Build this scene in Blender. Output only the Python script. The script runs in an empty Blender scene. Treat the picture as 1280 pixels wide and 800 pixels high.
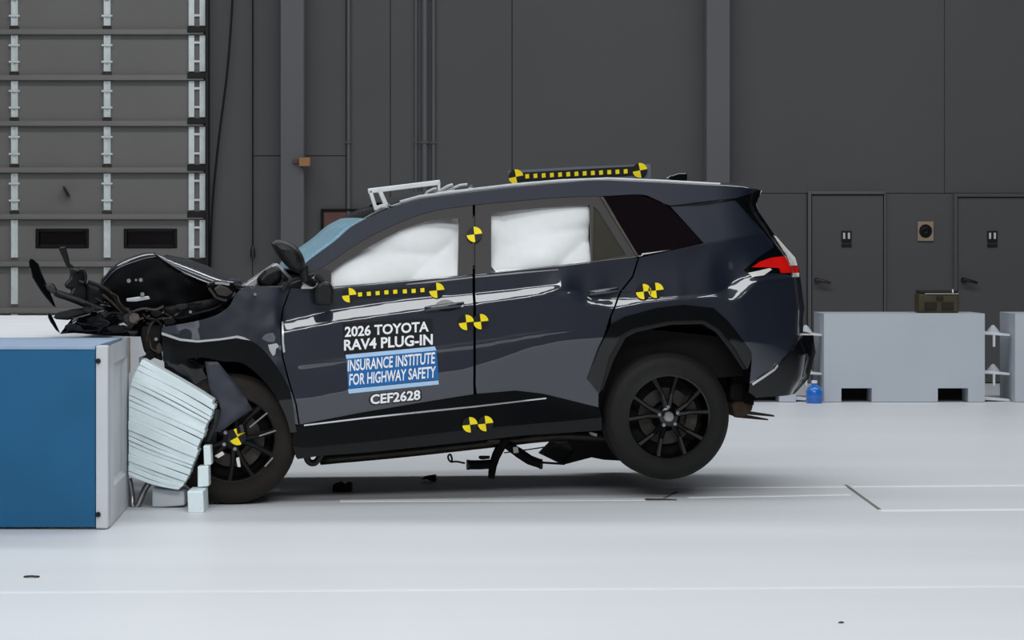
import bpy, bmesh, math, random
import numpy as np
from mathutils import Vector, Matrix, noise
from mathutils.geometry import delaunay_2d_cdt
random.seed(7)
S = bpy.context.scene
COL = S.collection

# ------------------------------------------------------------------ camera, world, lights, exposure
F, CX, CY = 3100.0, 580.0, 310.0          # focal length and principal point for a 1280x800 frame
CAM = Vector((0.0, -14.5, 1.47))
cd = bpy.data.cameras.new('camera'); cam = bpy.data.objects.new('camera', cd); COL.objects.link(cam)
cam.location = CAM; cam.rotation_euler = (math.pi/2, 0, 0)
cd.sensor_width = 36.0; cd.lens = F/1280*36.0
cd.shift_x = (640-CX)/1280; cd.shift_y = -(400-CY)/1280
cd.clip_end = 200
S.camera = cam

w = bpy.data.worlds.new('world'); S.world = w; w.use_nodes = True
w.node_tree.nodes['Background'].inputs[0].default_value = (0.8, 0.9, 1.0, 1)
w.node_tree.nodes['Background'].inputs[1].default_value = 0.02

def area(name, loc, sx, sy, power, col=(1, 0.98, 0.95), rot=(0, 0, 0)):
    l = bpy.data.lights.new(name, 'AREA'); l.shape = 'RECTANGLE'; l.size = sx; l.size_y = sy
    l.energy = power; l.color = col
    o = bpy.data.objects.new(name, l); COL.objects.link(o); o.location = loc; o.rotation_euler = rot
    return o
area('unseen_overhead_lamps', (-0.5, -6.2, 9.2), 13, 1.9, 540, (0.95, 0.98, 1.0))
area('unseen_overhead_lamps', (-0.5, 0.3, 9.2), 13, 1.7, 250, (0.95, 0.98, 1.0))
area('unseen_overhead_lamps', (1.5, 5.5, 9.2), 19, 1.7, 820, (0.95, 0.98, 1.0))
area('unseen_overhead_lamps', (-0.5, -17.0, 9.2), 14, 6.0, 2700, (0.95, 0.98, 1.0))  # unseen row added behind the camera to brighten camera-facing surfaces
S.view_settings.view_transform = 'Standard'; S.view_settings.look = 'None'
S.view_settings.exposure = 0.0; S.view_settings.gamma = 1.0; S.view_settings.use_curve_mapping = False

# ------------------------------------------------------------------ helpers: colour and materials
def lin(r, g, b):
    f = lambda c: c/12.92 if c <= 0.04045 else ((c+0.055)/1.055)**2.4
    return (f(r/255), f(g/255), f(b/255))
def mat(name, rgb, rough=0.5, metal=0.0, spec=0.5, coat=0.0, var=0.08, scale=6.0, bump=0.0, stretch=(1, 1, 1), rvar=0.0):
    m = bpy.data.materials.new(name); m.use_nodes = True
    nt = m.node_tree; b = nt.nodes['Principled BSDF']
    c = lin(*rgb)
    b.inputs['Roughness'].default_value = rough; b.inputs['Metallic'].default_value = metal
    b.inputs['Specular IOR Level'].default_value = spec
    b.inputs['Coat Weight'].default_value = coat; b.inputs['Coat Roughness'].default_value = 0.03
    tc = nt.nodes.new('ShaderNodeTexCoord'); mp = nt.nodes.new('ShaderNodeMapping'); nz = nt.nodes.new('ShaderNodeTexNoise')
    mp.inputs['Scale'].default_value = stretch
    nz.inputs['Scale'].default_value = scale; nz.inputs['Detail'].default_value = 4
    nt.links.new(tc.outputs['Object'], mp.inputs['Vector']); nt.links.new(mp.outputs[0], nz.inputs['Vector'])
    rp = nt.nodes.new('ShaderNodeValToRGB')
    rp.color_ramp.elements[0].position = 0.3; rp.color_ramp.elements[1].position = 0.7
    rp.color_ramp.elements[0].color = tuple(x*(1-var) for x in c)+(1,)
    rp.color_ramp.elements[1].color = tuple(min(1, x*(1+var)) for x in c)+(1,)
    nt.links.new(nz.outputs['Fac'], rp.inputs['Fac']); nt.links.new(rp.outputs[0], b.inputs['Base Color'])
    if bump:
        bp = nt.nodes.new('ShaderNodeBump'); bp.inputs['Strength'].default_value = bump; bp.inputs['Distance'].default_value = 0.02
        nt.links.new(nz.outputs['Fac'], bp.inputs['Height']); nt.links.new(bp.outputs[0], b.inputs['Normal'])
    if rvar:
        mr = nt.nodes.new('ShaderNodeMapRange'); mr.inputs['To Min'].default_value = rough-rvar; mr.inputs['To Max'].default_value = rough+rvar
        nt.links.new(nz.outputs['Fac'], mr.inputs['Value']); nt.links.new(mr.outputs[0], b.inputs['Roughness'])
    return m
def glassmat(name, tint, refl=0.5, rough=0.02):
    m = bpy.data.materials.new(name); m.use_nodes = True; nt = m.node_tree
    for n in list(nt.nodes): nt.nodes.remove(n)
    out = nt.nodes.new('ShaderNodeOutputMaterial'); mx = nt.nodes.new('ShaderNodeMixShader')
    tr = nt.nodes.new('ShaderNodeBsdfTransparent'); gl = nt.nodes.new('ShaderNodeBsdfGlossy'); fr = nt.nodes.new('ShaderNodeFresnel')
    tr.inputs[0].default_value = tint+(1,); gl.inputs['Roughness'].default_value = rough
    fr.inputs[0].default_value = 1.45
    nt.links.new(fr.outputs[0], mx.inputs[0]); nt.links.new(tr.outputs[0], mx.inputs[1]); nt.links.new(gl.outputs[0], mx.inputs[2])
    nt.links.new(mx.outputs[0], out.inputs[0])
    return m
M = {}
M['paint'] = mat('car_paint', (13, 21, 38), 0.4, 0.2, 0.4, 1.0, 0.03, 3)
M['paint'].node_tree.nodes['Principled BSDF'].inputs['Coat IOR'].default_value = 1.75
M['gloss_black'] = mat('gloss_black', (5, 6, 9), 0.12, 0, 0.5, 0.0, 0.1, 5)
M['soot_black'] = mat('soot_black', (5, 5, 8), 0.55, 0, 0.25, 0, 0.3, 9)
M['satin_black'] = mat('satin_black', (10, 9, 10), 0.45, 0, 0.35, 0, 0.15, 8)
M['matte_black'] = mat('matte_black', (13, 12, 13), 0.75, 0, 0.25, 0, 0.25, 9, 0.15)
M['frame_brown'] = mat('frame_brown_black', (34, 26, 27), 0.4, 0, 0.4, 0.2, 0.1, 6)
M['tyre'] = mat('tyre_rubber', (19, 18, 16), 0.65, 0, 0.3, 0, 0.15, 14, 0.1)
M['dusty_tyre'] = mat('dusty_rubber', (30, 26, 20), 0.75, 0, 0.3, 0, 0.3, 7, 0.1)
M['rim'] = mat('rim_gloss_black', (6, 6, 7), 0.14, 0.0, 0.5, 0.0, 0.1, 9)
M['steel'] = mat('steel', (150, 150, 150), 0.3, 0.9, 0.5, 0, 0.15, 12)
M['dark_steel'] = mat('dark_steel', (62, 58, 54), 0.45, 0.7, 0.5, 0, 0.3, 12, 0.1)
M['alu'] = mat('aluminium', (190, 192, 194), 0.35, 0.6, 0.5, 0, 0.1, 12)
M['chrome'] = mat('bright_trim', (215, 215, 218), 0.2, 0.8, 0.5, 0, 0.04, 12)
M['airbag'] = mat('airbag_cloth', (250, 251, 251), 0.8, 0, 0.2, 0, 0.02, 20, 0.05)
M['yellow'] = mat('marker_yellow', (250, 225, 20), 0.5, 0, 0.3, 0, 0.06, 20)
M['marker_black'] = mat('marker_black', (14, 13, 16), 0.5, 0, 0.3, 0, 0.1, 20)
M['white_print'] = mat('white_print', (245, 246, 248), 0.5, 0, 0.3, 0, 0.03, 20)
M['blue_print'] = mat('blue_print', (28, 104, 172), 0.5, 0, 0.3, 0, 0.06, 12)
M['pale_blue_print'] = mat('pale_blue_print', (176, 208, 240), 0.5, 0, 0.3, 0, 0.04, 12)
M['red_lens'] = mat('red_lens', (225, 18, 14), 0.2, 0, 0.5, 0.8, 0.12, 12)
M['white_lens'] = mat('clear_lens', (225, 222, 215), 0.2, 0, 0.5, 0.8, 0.05, 12)
M['rust'] = mat('rusty_metal', (60, 46, 32), 0.7, 0.2, 0.4, 0, 0.4, 15, 0.2)
M['white_metal'] = mat('white_metal', (228, 230, 230), 0.4, 0.1, 0.5, 0, 0.04, 10)
M['glass'] = glassmat('window_glass', (0.99, 0.995, 0.995))
M['wglass'] = glassmat('windshield_glass', (0.6, 0.82, 0.9))
def craze_and_sheen(m, fac, rgb):                     # pale blue diffuse stands in for the bluish reflection, with crack lines
    nt = m.node_tree; out = nt.nodes['Material Output']; src = out.inputs[0].links[0].from_socket
    df = nt.nodes.new('ShaderNodeBsdfDiffuse'); df.inputs[0].default_value = lin(*rgb)+(1,); mx = nt.nodes.new('ShaderNodeMixShader')
    vo = nt.nodes.new('ShaderNodeTexVoronoi'); vo.feature = 'DISTANCE_TO_EDGE'; vo.inputs['Scale'].default_value = 25
    mr = nt.nodes.new('ShaderNodeMapRange'); mr.inputs['From Max'].default_value = 0.08; mr.inputs['To Min'].default_value = fac+.08; mr.inputs['To Max'].default_value = fac
    tc = nt.nodes.new('ShaderNodeTexCoord'); nt.links.new(tc.outputs['Object'], vo.inputs['Vector']); nt.links.new(vo.outputs['Distance'], mr.inputs['Value'])
    nt.links.new(mr.outputs[0], mx.inputs[0]); nt.links.new(src, mx.inputs[1]); nt.links.new(df.outputs[0], mx.inputs[2]); nt.links.new(mx.outputs[0], out.inputs[0])
craze_and_sheen(M['wglass'], 0.38, (172, 216, 236))
M['dark_glass'] = mat('tinted_glass', (14, 6, 9), 0.05, 0, 0.5, 0.4, 0.05, 3)
M['grey_glass'] = mat('quarter_glass_grey', (62, 60, 52), 0.1, 0, 0.5, 0.4, 0.1, 3)
# room
M['wall'] = mat('wall_grey_paint', (80, 79, 80), 0.6, 0, 0.3, 0, 0.05, 0.5, 0, (1, 1, 1))
M['wall_light'] = mat('column_grey_paint', (89, 89, 92), 0.5, 0, 0.4, 0, 0.04, 0.8)
M['wall_dark'] = mat('joint_dark', (62, 61, 62), 0.8, 0, 0.2, 0, 0.1, 2)
M['door_panel'] = mat('shutter_panel_grey', (113, 112, 109), 0.55, 0, 0.35, 0, 0.06, 0.7)
M['door_strut'] = mat('shutter_strut_grey', (122, 120, 118), 0.45, 0.2, 0.4, 0, 0.05, 2)
M['galv'] = mat('galvanised', (215, 222, 222), 0.4, 0.25, 0.5, 0, 0.1, 10)
M['floor'] = mat('floor_epoxy', (213, 216, 220), 0.42, 0, 0.22, 0, 0.03, 1.2, 0, (0.12, 1, 1), 0.05)
M['floor_line'] = mat('floor_line_white', (246, 246, 246), 0.4, 0, 0.3, 0, 0.02, 3)
M['floor_line_faint'] = mat('floor_line_faint', (224, 227, 231), 0.42, 0, 0.22, 0, 0.02, 3)
M['floor_gap'] = mat('floor_joint_dark', (120, 116, 112), 0.8, 0, 0.2, 0, 0.1, 3)
M['blue'] = mat('barrier_blue_paint', (20, 90, 132), 0.5, 0, 0.35, 0, 0.09, 2.2)
M['blue_top'] = mat('barrier_top_steel', (150, 172, 198), 0.5, 0, 0.4, 0, 0.08, 3)
M['pale_grey'] = mat('pale_grey_paint', (198, 201, 206), 0.5, 0, 0.35, 0, 0.04, 3)
M['block_white'] = mat('block_white_paint', (222, 224, 228), 0.6, 0, 0.3, 0, 0.03, 2)
M['block_grey'] = mat('block_grey_paint', (182, 188, 196), 0.6, 0, 0.3, 0, 0.03, 1.5)
M['honey'] = mat('honeycomb_white', (228, 240, 242), 0.45, 0.1, 0.45, 0, 0.06, 7)
M['tan'] = mat('tan_card', (150, 112, 80), 0.8, 0, 0.2, 0, 0.1, 10)
M['beige'] = mat('beige_surround', (150, 132, 112), 0.7, 0, 0.3, 0, 0.1, 10)
M['olive'] = mat('olive_box', (66, 60, 42), 0.6, 0, 0.3, 0, 0.15, 8)
M['olive_dark'] = mat('olive_dark', (38, 34, 24), 0.7, 0, 0.3, 0, 0.15, 8)
M['redbrown'] = mat('red_brown_board', (92, 66, 58), 0.7, 0, 0.3, 0, 0.2, 5)
M['water_blue'] = mat('blue_jug', (36, 104, 190), 0.15, 0, 0.5, 0.4, 0.15, 9)
M['liner_grey'] = mat('liner_blue_grey', (56, 58, 68), 0.5, 0.2, 0.4, 0, 0.15, 6)
M['board_grey'] = mat('board_grey', (98, 102, 116), 0.5, 0, 0.4, 0, 0.05, 6)
M['ceiling'] = mat('ceiling_dark', (70, 70, 72), 0.8, 0, 0.2, 0, 0.05, 1)

# ------------------------------------------------------------------ helpers: meshes
class MB:
    def __init__(s): s.v = []; s.f = []; s.m = []; s.mats = []
    def mi(s, m):
        if m not in s.mats: s.mats.append(m)
        return s.mats.index(m)
    def add(s, vs, fs, m=None):
        b = len(s.v); s.v += [tuple(p) for p in vs]; s.f += [tuple(i+b for i in f) for f in fs]
        s.m += [s.mi(m) if m else 0]*len(fs); return s
    def box(s, a, b, m=None):
        x0, y0, z0 = a; x1, y1, z1 = b
        x0, x1 = min(x0, x1), max(x0, x1); y0, y1 = min(y0, y1), max(y0, y1); z0, z1 = min(z0, z1), max(z0, z1)
        vs = [(x0,y0,z0),(x1,y0,z0),(x1,y1,z0),(x0,y1,z0),(x0,y0,z1),(x1,y0,z1),(x1,y1,z1),(x0,y1,z1)]
        return s.add(vs, [(3,2,1,0),(4,5,6,7),(0,1,5,4),(1,2,6,5),(2,3,7,6),(3,0,4,7)], m)
    def tube(s, pts, r, n=10, m=None, cap=True):
        pts = [Vector(p) for p in pts]; k = len(pts); rs = r if isinstance(r, (list, tuple)) else [r]*k
        vs = []; up = Vector((0.13, 0.31, 0.94)).normalized()
        for i, p in enumerate(pts):
            t = (pts[min(i+1, k-1)]-pts[max(i-1, 0)]).normalized()
            a = t.cross(up)
            if a.length < 0.05: a = t.cross(Vector((1, 0, 0)))
            a.normalize(); b = t.cross(a).normalized()
            for j in range(n):
                an = 2*math.pi*j/n; vs.append(p+(a*math.cos(an)+b*math.sin(an))*rs[i])
        fs = [(i*n+j, (i+1)*n+j, (i+1)*n+(j+1) % n, i*n+(j+1) % n) for i in range(k-1) for j in range(n)]
        if cap: fs += [tuple(range(n)), tuple(reversed(range((k-1)*n, k*n)))]
        return s.add(vs, fs, m)
    def bar(s, a, b, wd, ht, m=None, up=(0, 0, 1)):
        a, b = Vector(a), Vector(b); t = (b-a).normalized(); sd = t.cross(Vector(up)).normalized(); u = sd.cross(t)
        vs = [p+sd*wd*i/2+u*ht*j/2 for p in (a, b) for i, j in ((-1,-1),(1,-1),(1,1),(-1,1))]
        return s.add(vs, [(0,1,2,3),(7,6,5,4),(0,4,5,1),(1,5,6,2),(2,6,7,3),(3,7,4,0)], m)
    def lathe(s, prof, n=48, m=None, axis='y', loop=False):   # prof: (radius, along axis)
        k = len(prof); vs = []
        for j in range(n):
            a = 2*math.pi*j/n
            for r, h in prof: vs.append((r*math.cos(a), h, r*math.sin(a)))
        fs = []
        for j in range(n):
            for i in range(k-1+(1 if loop else 0)):
                i2 = (i+1) % k
                fs.append((j*k+i, j*k+i2, ((j+1) % n)*k+i2, ((j+1) % n)*k+i))
        return s.add(vs, fs, m)
    def prism(s, front, back, m=None):        # two matching point rings
        n = len(front)
        return s.add(list(front)+list(back), [tuple(reversed(range(n))), tuple(range(n, 2*n))] + [(i, (i+1) % n, n+(i+1) % n, n+i) for i in range(n)], m)
    def grid(s, rows, m=None):
        n = len(rows[0]); vs = [p for r in rows for p in r]
        return s.add(vs, [(i*n+j, i*n+j+1, (i+1)*n+j+1, (i+1)*n+j) for i in range(len(rows)-1) for j in range(n-1)], m)
def obj(name, mb, m=None, parent=None, smooth=False, bevel=0, seg=2, solid=0, fix=True):
    me = bpy.data.meshes.new(name); me.from_pydata(mb.v, [], mb.f)
    ms = mb.mats if mb.mats else [m]
    for x in ms: me.materials.append(M[x] if isinstance(x, str) else x)
    me.polygons.foreach_set('material_index', mb.m)
    if fix:
        bm = bmesh.new(); bm.from_mesh(me); bmesh.ops.recalc_face_normals(bm, faces=bm.faces); bm.to_mesh(me); bm.free()
    if smooth: me.polygons.foreach_set('use_smooth', [True]*len(me.polygons)); 
    if smooth == 'angle':
        try: me.set_sharp_from_angle(angle=math.radians(35))
        except Exception: pass
    me.update()
    o = bpy.data.objects.new(name, me); COL.objects.link(o)
    if parent: o.parent = parent
    if solid:
        md = o.modifiers.new('thickness', 'SOLIDIFY'); md.thickness = solid; md.offset = 0
    if bevel:
        md = o.modifiers.new('edge', 'BEVEL'); md.width = bevel; md.segments = seg; md.limit_method = 'ANGLE'
    return o
def tag(o, label=None, cat=None, group=None, kind=None):
    if label: o['label'] = label
    if cat: o['category'] = cat
    if group: o['group'] = group
    if kind: o['kind'] = kind
    return o
def empty(name, loc=(0, 0, 0), rot=(0, 0, 0)):
    o = bpy.data.objects.new(name, None); o.empty_display_size = 0.1; COL.objects.link(o); o.location = loc; o.rotation_euler = rot
    return o
def copyo(o, parent=None, loc=None):
    c = o.copy(); COL.objects.link(c)
    if parent: c.parent = parent
    if loc is not None: c.location = loc
    return c
def P(px, py, D):                          # world point at distance D in front of the camera station
    return Vector(((px-CX)/F*D, D+CAM.y, CAM.z+(CY-py)/F*D))
def floorD(py): return F*CAM.z/(py-CY)     # distance of the floor under a picture row
def pbox(mb, x0, y0, x1, y1, D, depth, m=None, back=False):   # box whose front face fills px rect at distance D
    a = P(x0, y1, D); b = P(x1, y0, D)
    return mb.box((a.x, a.y, a.z), (b.x, a.y+depth, b.z), m)

# ------------------------------------------------------------------ the room
WD = 26.96; WY = WD+CAM.y                  # back wall distance and its y
fl = MB(); fl.box((-16, -22, -0.1), (20, WY+0.3, 0)); floor = tag(obj('floor', fl, 'floor'), kind='structure')
tag(obj('ceiling', MB().box((-16, -22, 9.6), (20, WY+0.3, 9.8)), 'ceiling'), kind='structure')
tag(obj('wall_left', MB().box((-16.2, -22, 0), (-16, WY+0.3, 9.6)), 'wall'), kind='structure')
tag(obj('wall_right', MB().box((20, -22, 0), (20.2, WY+0.3, 9.6)), 'wall'), kind='structure')
tag(obj('wall_front', MB().box((-16, -22.2, 0), (20, -22, 9.6)), 'wall'), kind='structure')
wall = tag(obj('wall_back', MB().box((-16, WY, 0), (20, WY+0.3, 9.6)), 'wall_dark'), kind='structure')
def wpanel(x0, x1, z0, z1, m='wall', d=0.03, name='wall_panel'):
    return obj(name, MB().box((x0, WY-d, z0), (x1, WY-0.001, z1)), m, wall, bevel=0.004, seg=1)
X = lambda px: P(px, 0, WD).x
Z = lambda py: P(0, py, WD).z
g = 0.003
DX0, DX1 = X(1014), X(1103); EX0, EX1 = X(1196), X(1285); DT, ET = Z(244), Z(247)
for a, b, splits in ((262, 316, []), (316, 433, [195]), (433, 488, []), (488, 640, []), (640, 893, [])):
    zs = [0]+[Z(s) for s in splits]+[9.6]
    for z0, z1 in zip(zs[:-1], zs[1:]): wpanel(X(a)+g, X(b)-g, z0+g, z1-g)
for a, b in ((893, 1180), (1180, 1440), (1440, 1700)):
    wpanel(X(a)+g/2, X(b)-g/2, Z(242)+g, 9.6)
wpanel(X(893)+g, DX0-0.05, 0, Z(242)-g/2); wpanel(DX1+0.012, EX0-0.01, 0, Z(242)-g/2)
wpanel(EX1+0.02, X(1700), 0, Z(242)-g/2)
wpanel(DX0-0.045, DX1+0.012, DT+0.01, Z(242)-g/2); wpanel(EX0-0.01, EX1+0.02, ET+0.005, Z(242)-g/2)
for a, b in ((-1200, -600), (-600, 262)):
    wpanel(X(a), X(b)-g, Z(-40), 9.6)
wpanel(X(-1200), X(-430), 0, Z(-40)-g)
# columns
for i, (a, b, d) in enumerate(((353, 382, 0.28), (880, 909, 0.28))):
    mb = MB(); x0, x1 = X(a), X(b)
    mb.box((x0, WY-d, 0), (x1, WY-d+0.02, 9.6)); mb.box((x0+0.09, WY-d+0.02, 0), (x1-0.09, WY-0.05, 9.6)); mb.box((x0, WY-0.05, 0), (x1, WY-0.03, 9.6))
    tag(obj('trim_%d' % (i+1), mb, 'wall_light', bevel=0.004, seg=1), kind='structure')
# people doors with their frames, handles and signs
def man_door(n, x0, x1, zt, frame_bright, sign_px, handle_px, dark_handle):
    d = tag(obj('door_%d' % n, MB().box((x0, WY-0.05, 0.01), (x1, WY-0.002, zt)), 'wall', bevel=0.004), kind='structure')
    fr = MB()
    fr.box((x0-0.045, WY-0.075, 0), (x0-0.008, WY-0.03, zt+0.045)); fr.box((x1+0.008, WY-0.06 if frame_bright else WY-0.032, 0), (x1+0.03, WY-0.03, zt+0.045))
    fr.box((x0-0.008, WY-0.075, zt+0.008), (x1+0.008, WY-0.03, zt+0.045))
    obj('door_frame', fr, 'wall_light' if frame_bright else 'wall', d, bevel=0.004, seg=1)
    h = P(*handle_px, WD); hm = 'satin_black' if dark_handle else 'dark_steel'
    mb = MB(); mb.tube([(h.x, WY-0.05, h.z), (h.x, WY-0.11, h.z)], 0.028, 14)
    mb.tube([(h.x, WY-0.1, h.z), (h.x+0.03, WY-0.12, h.z), (h.x+0.09, WY-0.12, h.z-0.015), (h.x+0.14, WY-0.115, h.z-0.03)], [0.018, 0.018, 0.015, 0.012], 10)
    obj('door_handle', mb, hm, d, smooth='angle')
    return d
man_door(1, DX0, DX1, DT, True, None, (1020, 350), False)
man_door(2, EX0, EX1, ET, False, None, (1203, 350), True)
for cx, lab in ((1057, 'dark restroom sign on the grey door just behind the car'), (1239, 'dark restroom sign on the grey door at the far right')):
    c = P(cx, 299, WD); t = empty('door_sign', (c.x, WY-0.052, c.z-0.085)); tag(t, lab, 'sign', 'signs on the two grey doors')
    obj('sign_plate', MB().box((-0.055, -0.012, 0.05), (0.055, 0, 0.175)), 'marker_black', t, bevel=0.003)
    for k in (-1, 1): obj('pictogram', MB().box((k*0.026-0.012, -0.016, 0.088), (k*0.026+0.012, -0.011, 0.155)), 'pale_grey', t, bevel=0.003)
    obj('braille_strip', MB().box((-0.055, -0.012, 0.0), (0.055, 0, 0.035)), 'marker_black', t, bevel=0.003)
# wall speaker
c = P(1156, 289, WD); t = empty('wall_speaker', (c.x, WY-0.031, c.z-0.11)); tag(t, 'beige square wall plate with a round black opening between the two doors', 'speaker')
mb = MB(); n = 32; ring = [(0.072*math.cos(2*math.pi*i/n), 0.075*math.sin(2*math.pi*i/n)) for i in range(n)]
def sq(a): 
    s_ = max(abs(math.cos(a)), abs(math.sin(a))); return (0.085*math.cos(a)/s_, 0.105*math.sin(a)/s_)
sqr = [sq(2*math.pi*i/n) for i in range(n)]
mb.grid([[(x, 0, z+.11) for x, z in sqr+sqr[:1]], [(x, -0.02, z+.11) for x, z in sqr+sqr[:1]], [(x, -0.02, z+.11) for x, z in ring+ring[:1]], [(x, 0.0, z+.11) for x, z in ring+ring[:1]]])
obj('plate', mb, 'beige', t)
obj('cone', MB().lathe([(0.001, -0.004), (0.03, -0.012), (0.045, -0.004), (0.075, -0.002)], 24), 'soot_black', t).location = (0, 0, .11)
# conduits on the wall
for px, r, lab in ((436, 0.022, 'grey pipe running up the wall right of the left steel column'),
                   (520, 0.016, 'thin grey conduit, leftmost of the three side by side on the wall'),
                   (531, 0.034, 'thick grey conduit in the middle of the three on the wall'),
                   (542, 0.022, 'grey conduit, rightmost of the three side by side on the wall')):
    x = X(px); t = empty('conduit', (x, WY-0.03, 0)); tag(t, lab, 'pipe', 'vertical pipes on the back wall')
    obj('pipe', MB().tube([(0, -r-0.012, 0.02), (0, -r-0.012, 9.5)], r, 14), 'wall_light', t, smooth='angle')
    for z in (1.0, 2.6, 4.2, 5.8): obj('bracket', MB().box((-r*1.25, -r*2-0.02, z), (r*1.25, -0.006, z+0.03)), 'wall', t, bevel=0.002, seg=1)
# cables
def curve_pts(ctrl, n=6):
    out = []
    c = [Vector(p) for p in ctrl]; c = [c[0]*2-c[1]]+c+[c[-1]*2-c[-2]]
    for i in range(1, len(c)-2):
        for k in range(n):
            t = k/n
            out.append(0.5*((2*c[i])+(c[i+1]-c[i-1])*t+(2*c[i-1]-5*c[i]+4*c[i+1]-c[i+2])*t*t+(3*c[i]-c[i-1]-3*c[i+1]+c[i+2])*t**3))
    out.append(c[-2]); return out
Wp = lambda x, y, d=0.12: P(x, y, WD-d)
tag(obj('hanging_cable', MB().tube(curve_pts([Wp(292, -260), Wp(292, -60), Wp(290, 10), Wp(284, 90), Wp(274, 170), Wp(266, 250), Wp(263, 330), Wp(262, 460)]), 0.012, 8), 'satin_black', smooth=True),
    'black cable hanging in a slack curve beside the shutter door', 'cable')
t = empty('pull_cord', Wp(316, 322, 0.1)); tag(t, 'dark pull cord with a weighted handle hanging on the wall', 'cord')
b = Wp(316, 322, 0.1); top = Wp(316, -250, 0.1)
obj('cord', MB().tube([Vector((0, 0, 0.12)), top-b], 0.008, 8), 'matte_black', t)
obj('handle', MB().tube([(0, 0, 0), (0, 0, 0.03), (0, 0, 0.09), (0, 0, 0.13)], [0.022, 0.028, 0.024, 0.01], 12), 'dark_steel', t, smooth='angle')
# tan box on the column
a = P(366, 208, WD-0.3); b = P(388, 197, WD-0.3)
t = empty('junction_box', (a.x, a.y, a.z)); tag(t, 'small tan box clipped to the left steel column', 'box')
obj('box_body', MB().box((0.07, -0.06, 0), (b.x-a.x, 0.1, b.z-a.z)), 'tan', t, bevel=0.006)
obj('clip', MB().box((0, -0.02, 0.03), (0.07, 0.02, 0.075)), 'redbrown', t, bevel=0.004)
# framed red-brown board behind the windscreen
a = P(401, 345, WD-0.1); b = P(462, 261, WD-0.1)
t = empty('wall_board', (a.x, WY-0.03, a.z)); tag(t, 'red brown framed board on the wall behind the windscreen', 'board')
wd, ht = b.x-a.x, b.z-a.z
obj('board', MB().box((0.03, -0.04, 0.03), (wd-0.03, 0, ht-0.03)), 'redbrown', t)
mb = MB(); mb.box((0, -0.06, 0), (0.03, 0, ht)); mb.box((wd-0.03, -0.06, 0), (wd, 0, ht)); mb.box((0.03, -0.06, ht-0.025), (wd-0.03, 0, ht)); mb.box((0.03, -0.06, 0), (wd-0.03, 0, 0.03))
obj('frame', mb, 'matte_black', t, bevel=0.004, seg=1)
# small dark tool hanging on the shutter
# ------------------------------------------------------------------ sectional shutter door (door_3)
door = empty('door_3', (0, 0, 0)); tag(door, kind='structure')
rows = [-75, -17, 41, 98, 155, 213, 271, 330, 388, 446, 479]
xl, xr = -200, 258
for y0, y1 in zip(rows[:-1], rows[1:]):
    z0, z1 = Z(y1)+0.006, Z(y0)-0.006
    if z0 < 0.01: z0 = 0.01
    if y0 == 271:                                  # row with the two windows
        ws = [(48, 110), (158, 220)]; xs = [xl]+[q for w_ in ws for q in w_]+[xr]
        zb, zt = Z(308), Z(288); mb = MB()
        mb.box((X(xl), WY-0.06, z0), (X(xr), WY-0.005, zb)); mb.box((X(xl), WY-0.06, zt), (X(xr), WY-0.005, z1))
        for i in range(0, len(xs), 2): mb.box((X(xs[i]), WY-0.06, zb), (X(xs[i+1]), WY-0.005, zt))
        obj('panel', mb, 'door_panel', door)
        for q0, q1 in ws:
            mb = MB(); x0, x1 = X(q0), X(q1); e = 0.02
            mb.box((x0-e, WY-0.075, zb-e), (x0+e, WY-0.055, zt+e)); mb.box((x1-e, WY-0.075, zb-e), (x1+e, WY-0.055, zt+e))
            mb.box((x0+e, WY-0.075, zt-e), (x1-e, WY-0.055, zt+e)); mb.box((x0+e, WY-0.075, zb-e), (x1-e, WY-0.055, zb+e))
            f_ = obj('window_frame', mb, 'soot_black', door, bevel=0.012, seg=3)
            obj('pane', MB().box((x0, WY-0.03, zb), (x1, WY-0.02, zt)), 'dark_glass', f_)
    else:
        obj('panel', MB().box((X(xl), WY-0.06, z0), (X(xr), WY-0.005, z1)), 'door_panel', door, bevel=0.004, seg=1)
    # horizontal strut on the joint
    if y1 < 400:
        s_ = MB(); zc = Z(y1)
        s_.box((X(xl), WY-0.12, zc-0.018), (X(256), WY-0.06, zc+0.028)); s_.box((X(xl), WY-0.13, zc-0.026), (X(256), WY-0.115, zc-0.018))
        obj('strut', s_, 'door_strut', door)
    # stiles
    zt, zb = Z(y0)-0.035, Z(y1)+0.07
    if zb < 0: continue
    for q in (-95, 20, 135.5):
        x = X(q); mb = MB()
        mb.box((x-0.036, WY-0.085, zb), (x+0.036, WY-0.06, zt)); mb.box((x-0.036, WY-0.1, zb), (x-0.022, WY-0.085, zt)); mb.box((x+0.022, WY-0.1, zb), (x+0.036, WY-0.085, zt))
        st = obj('stile', mb, 'galv', door)
        if y1 < 280:
            for fz in (0.28, 0.74):
                zz = zt+(zb-zt)*fz
                obj('hinge', MB().box((x-0.06, WY-0.115, zz-0.01), (x+0.06, WY-0.1, zz+0.012)), 'galv', st, bevel=0.003, seg=1)
            obj('roller', MB().tube([(x-0.05, WY-0.105, zb-0.03), (x+0.05, WY-0.105, zb-0.03)], 0.02, 10), 'dark_steel', st)
    xa, xb = X(237), X(257.5); mb = MB()
    mb.box((xa, WY-0.09, zb), (xa+0.06, WY-0.06, zt)); mb.box((xb-0.06, WY-0.09, zb), (xb, WY-0.06, zt))
    for fz in (0.2, 0.72): mb.box((xa+0.06, WY-0.088, zt+(zb-zt)*fz-0.012), (xb-0.06, WY-0.062, zt+(zb-zt)*fz+0.012))
    st = obj('end_stile', mb, 'galv', door)
    obj('end_hinge', MB().box((xa-0.01, WY-0.14, zb-0.075), (xb+0.01, WY-0.12, zb-0.015)), 'satin_black', st, bevel=0.004, seg=1)
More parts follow.
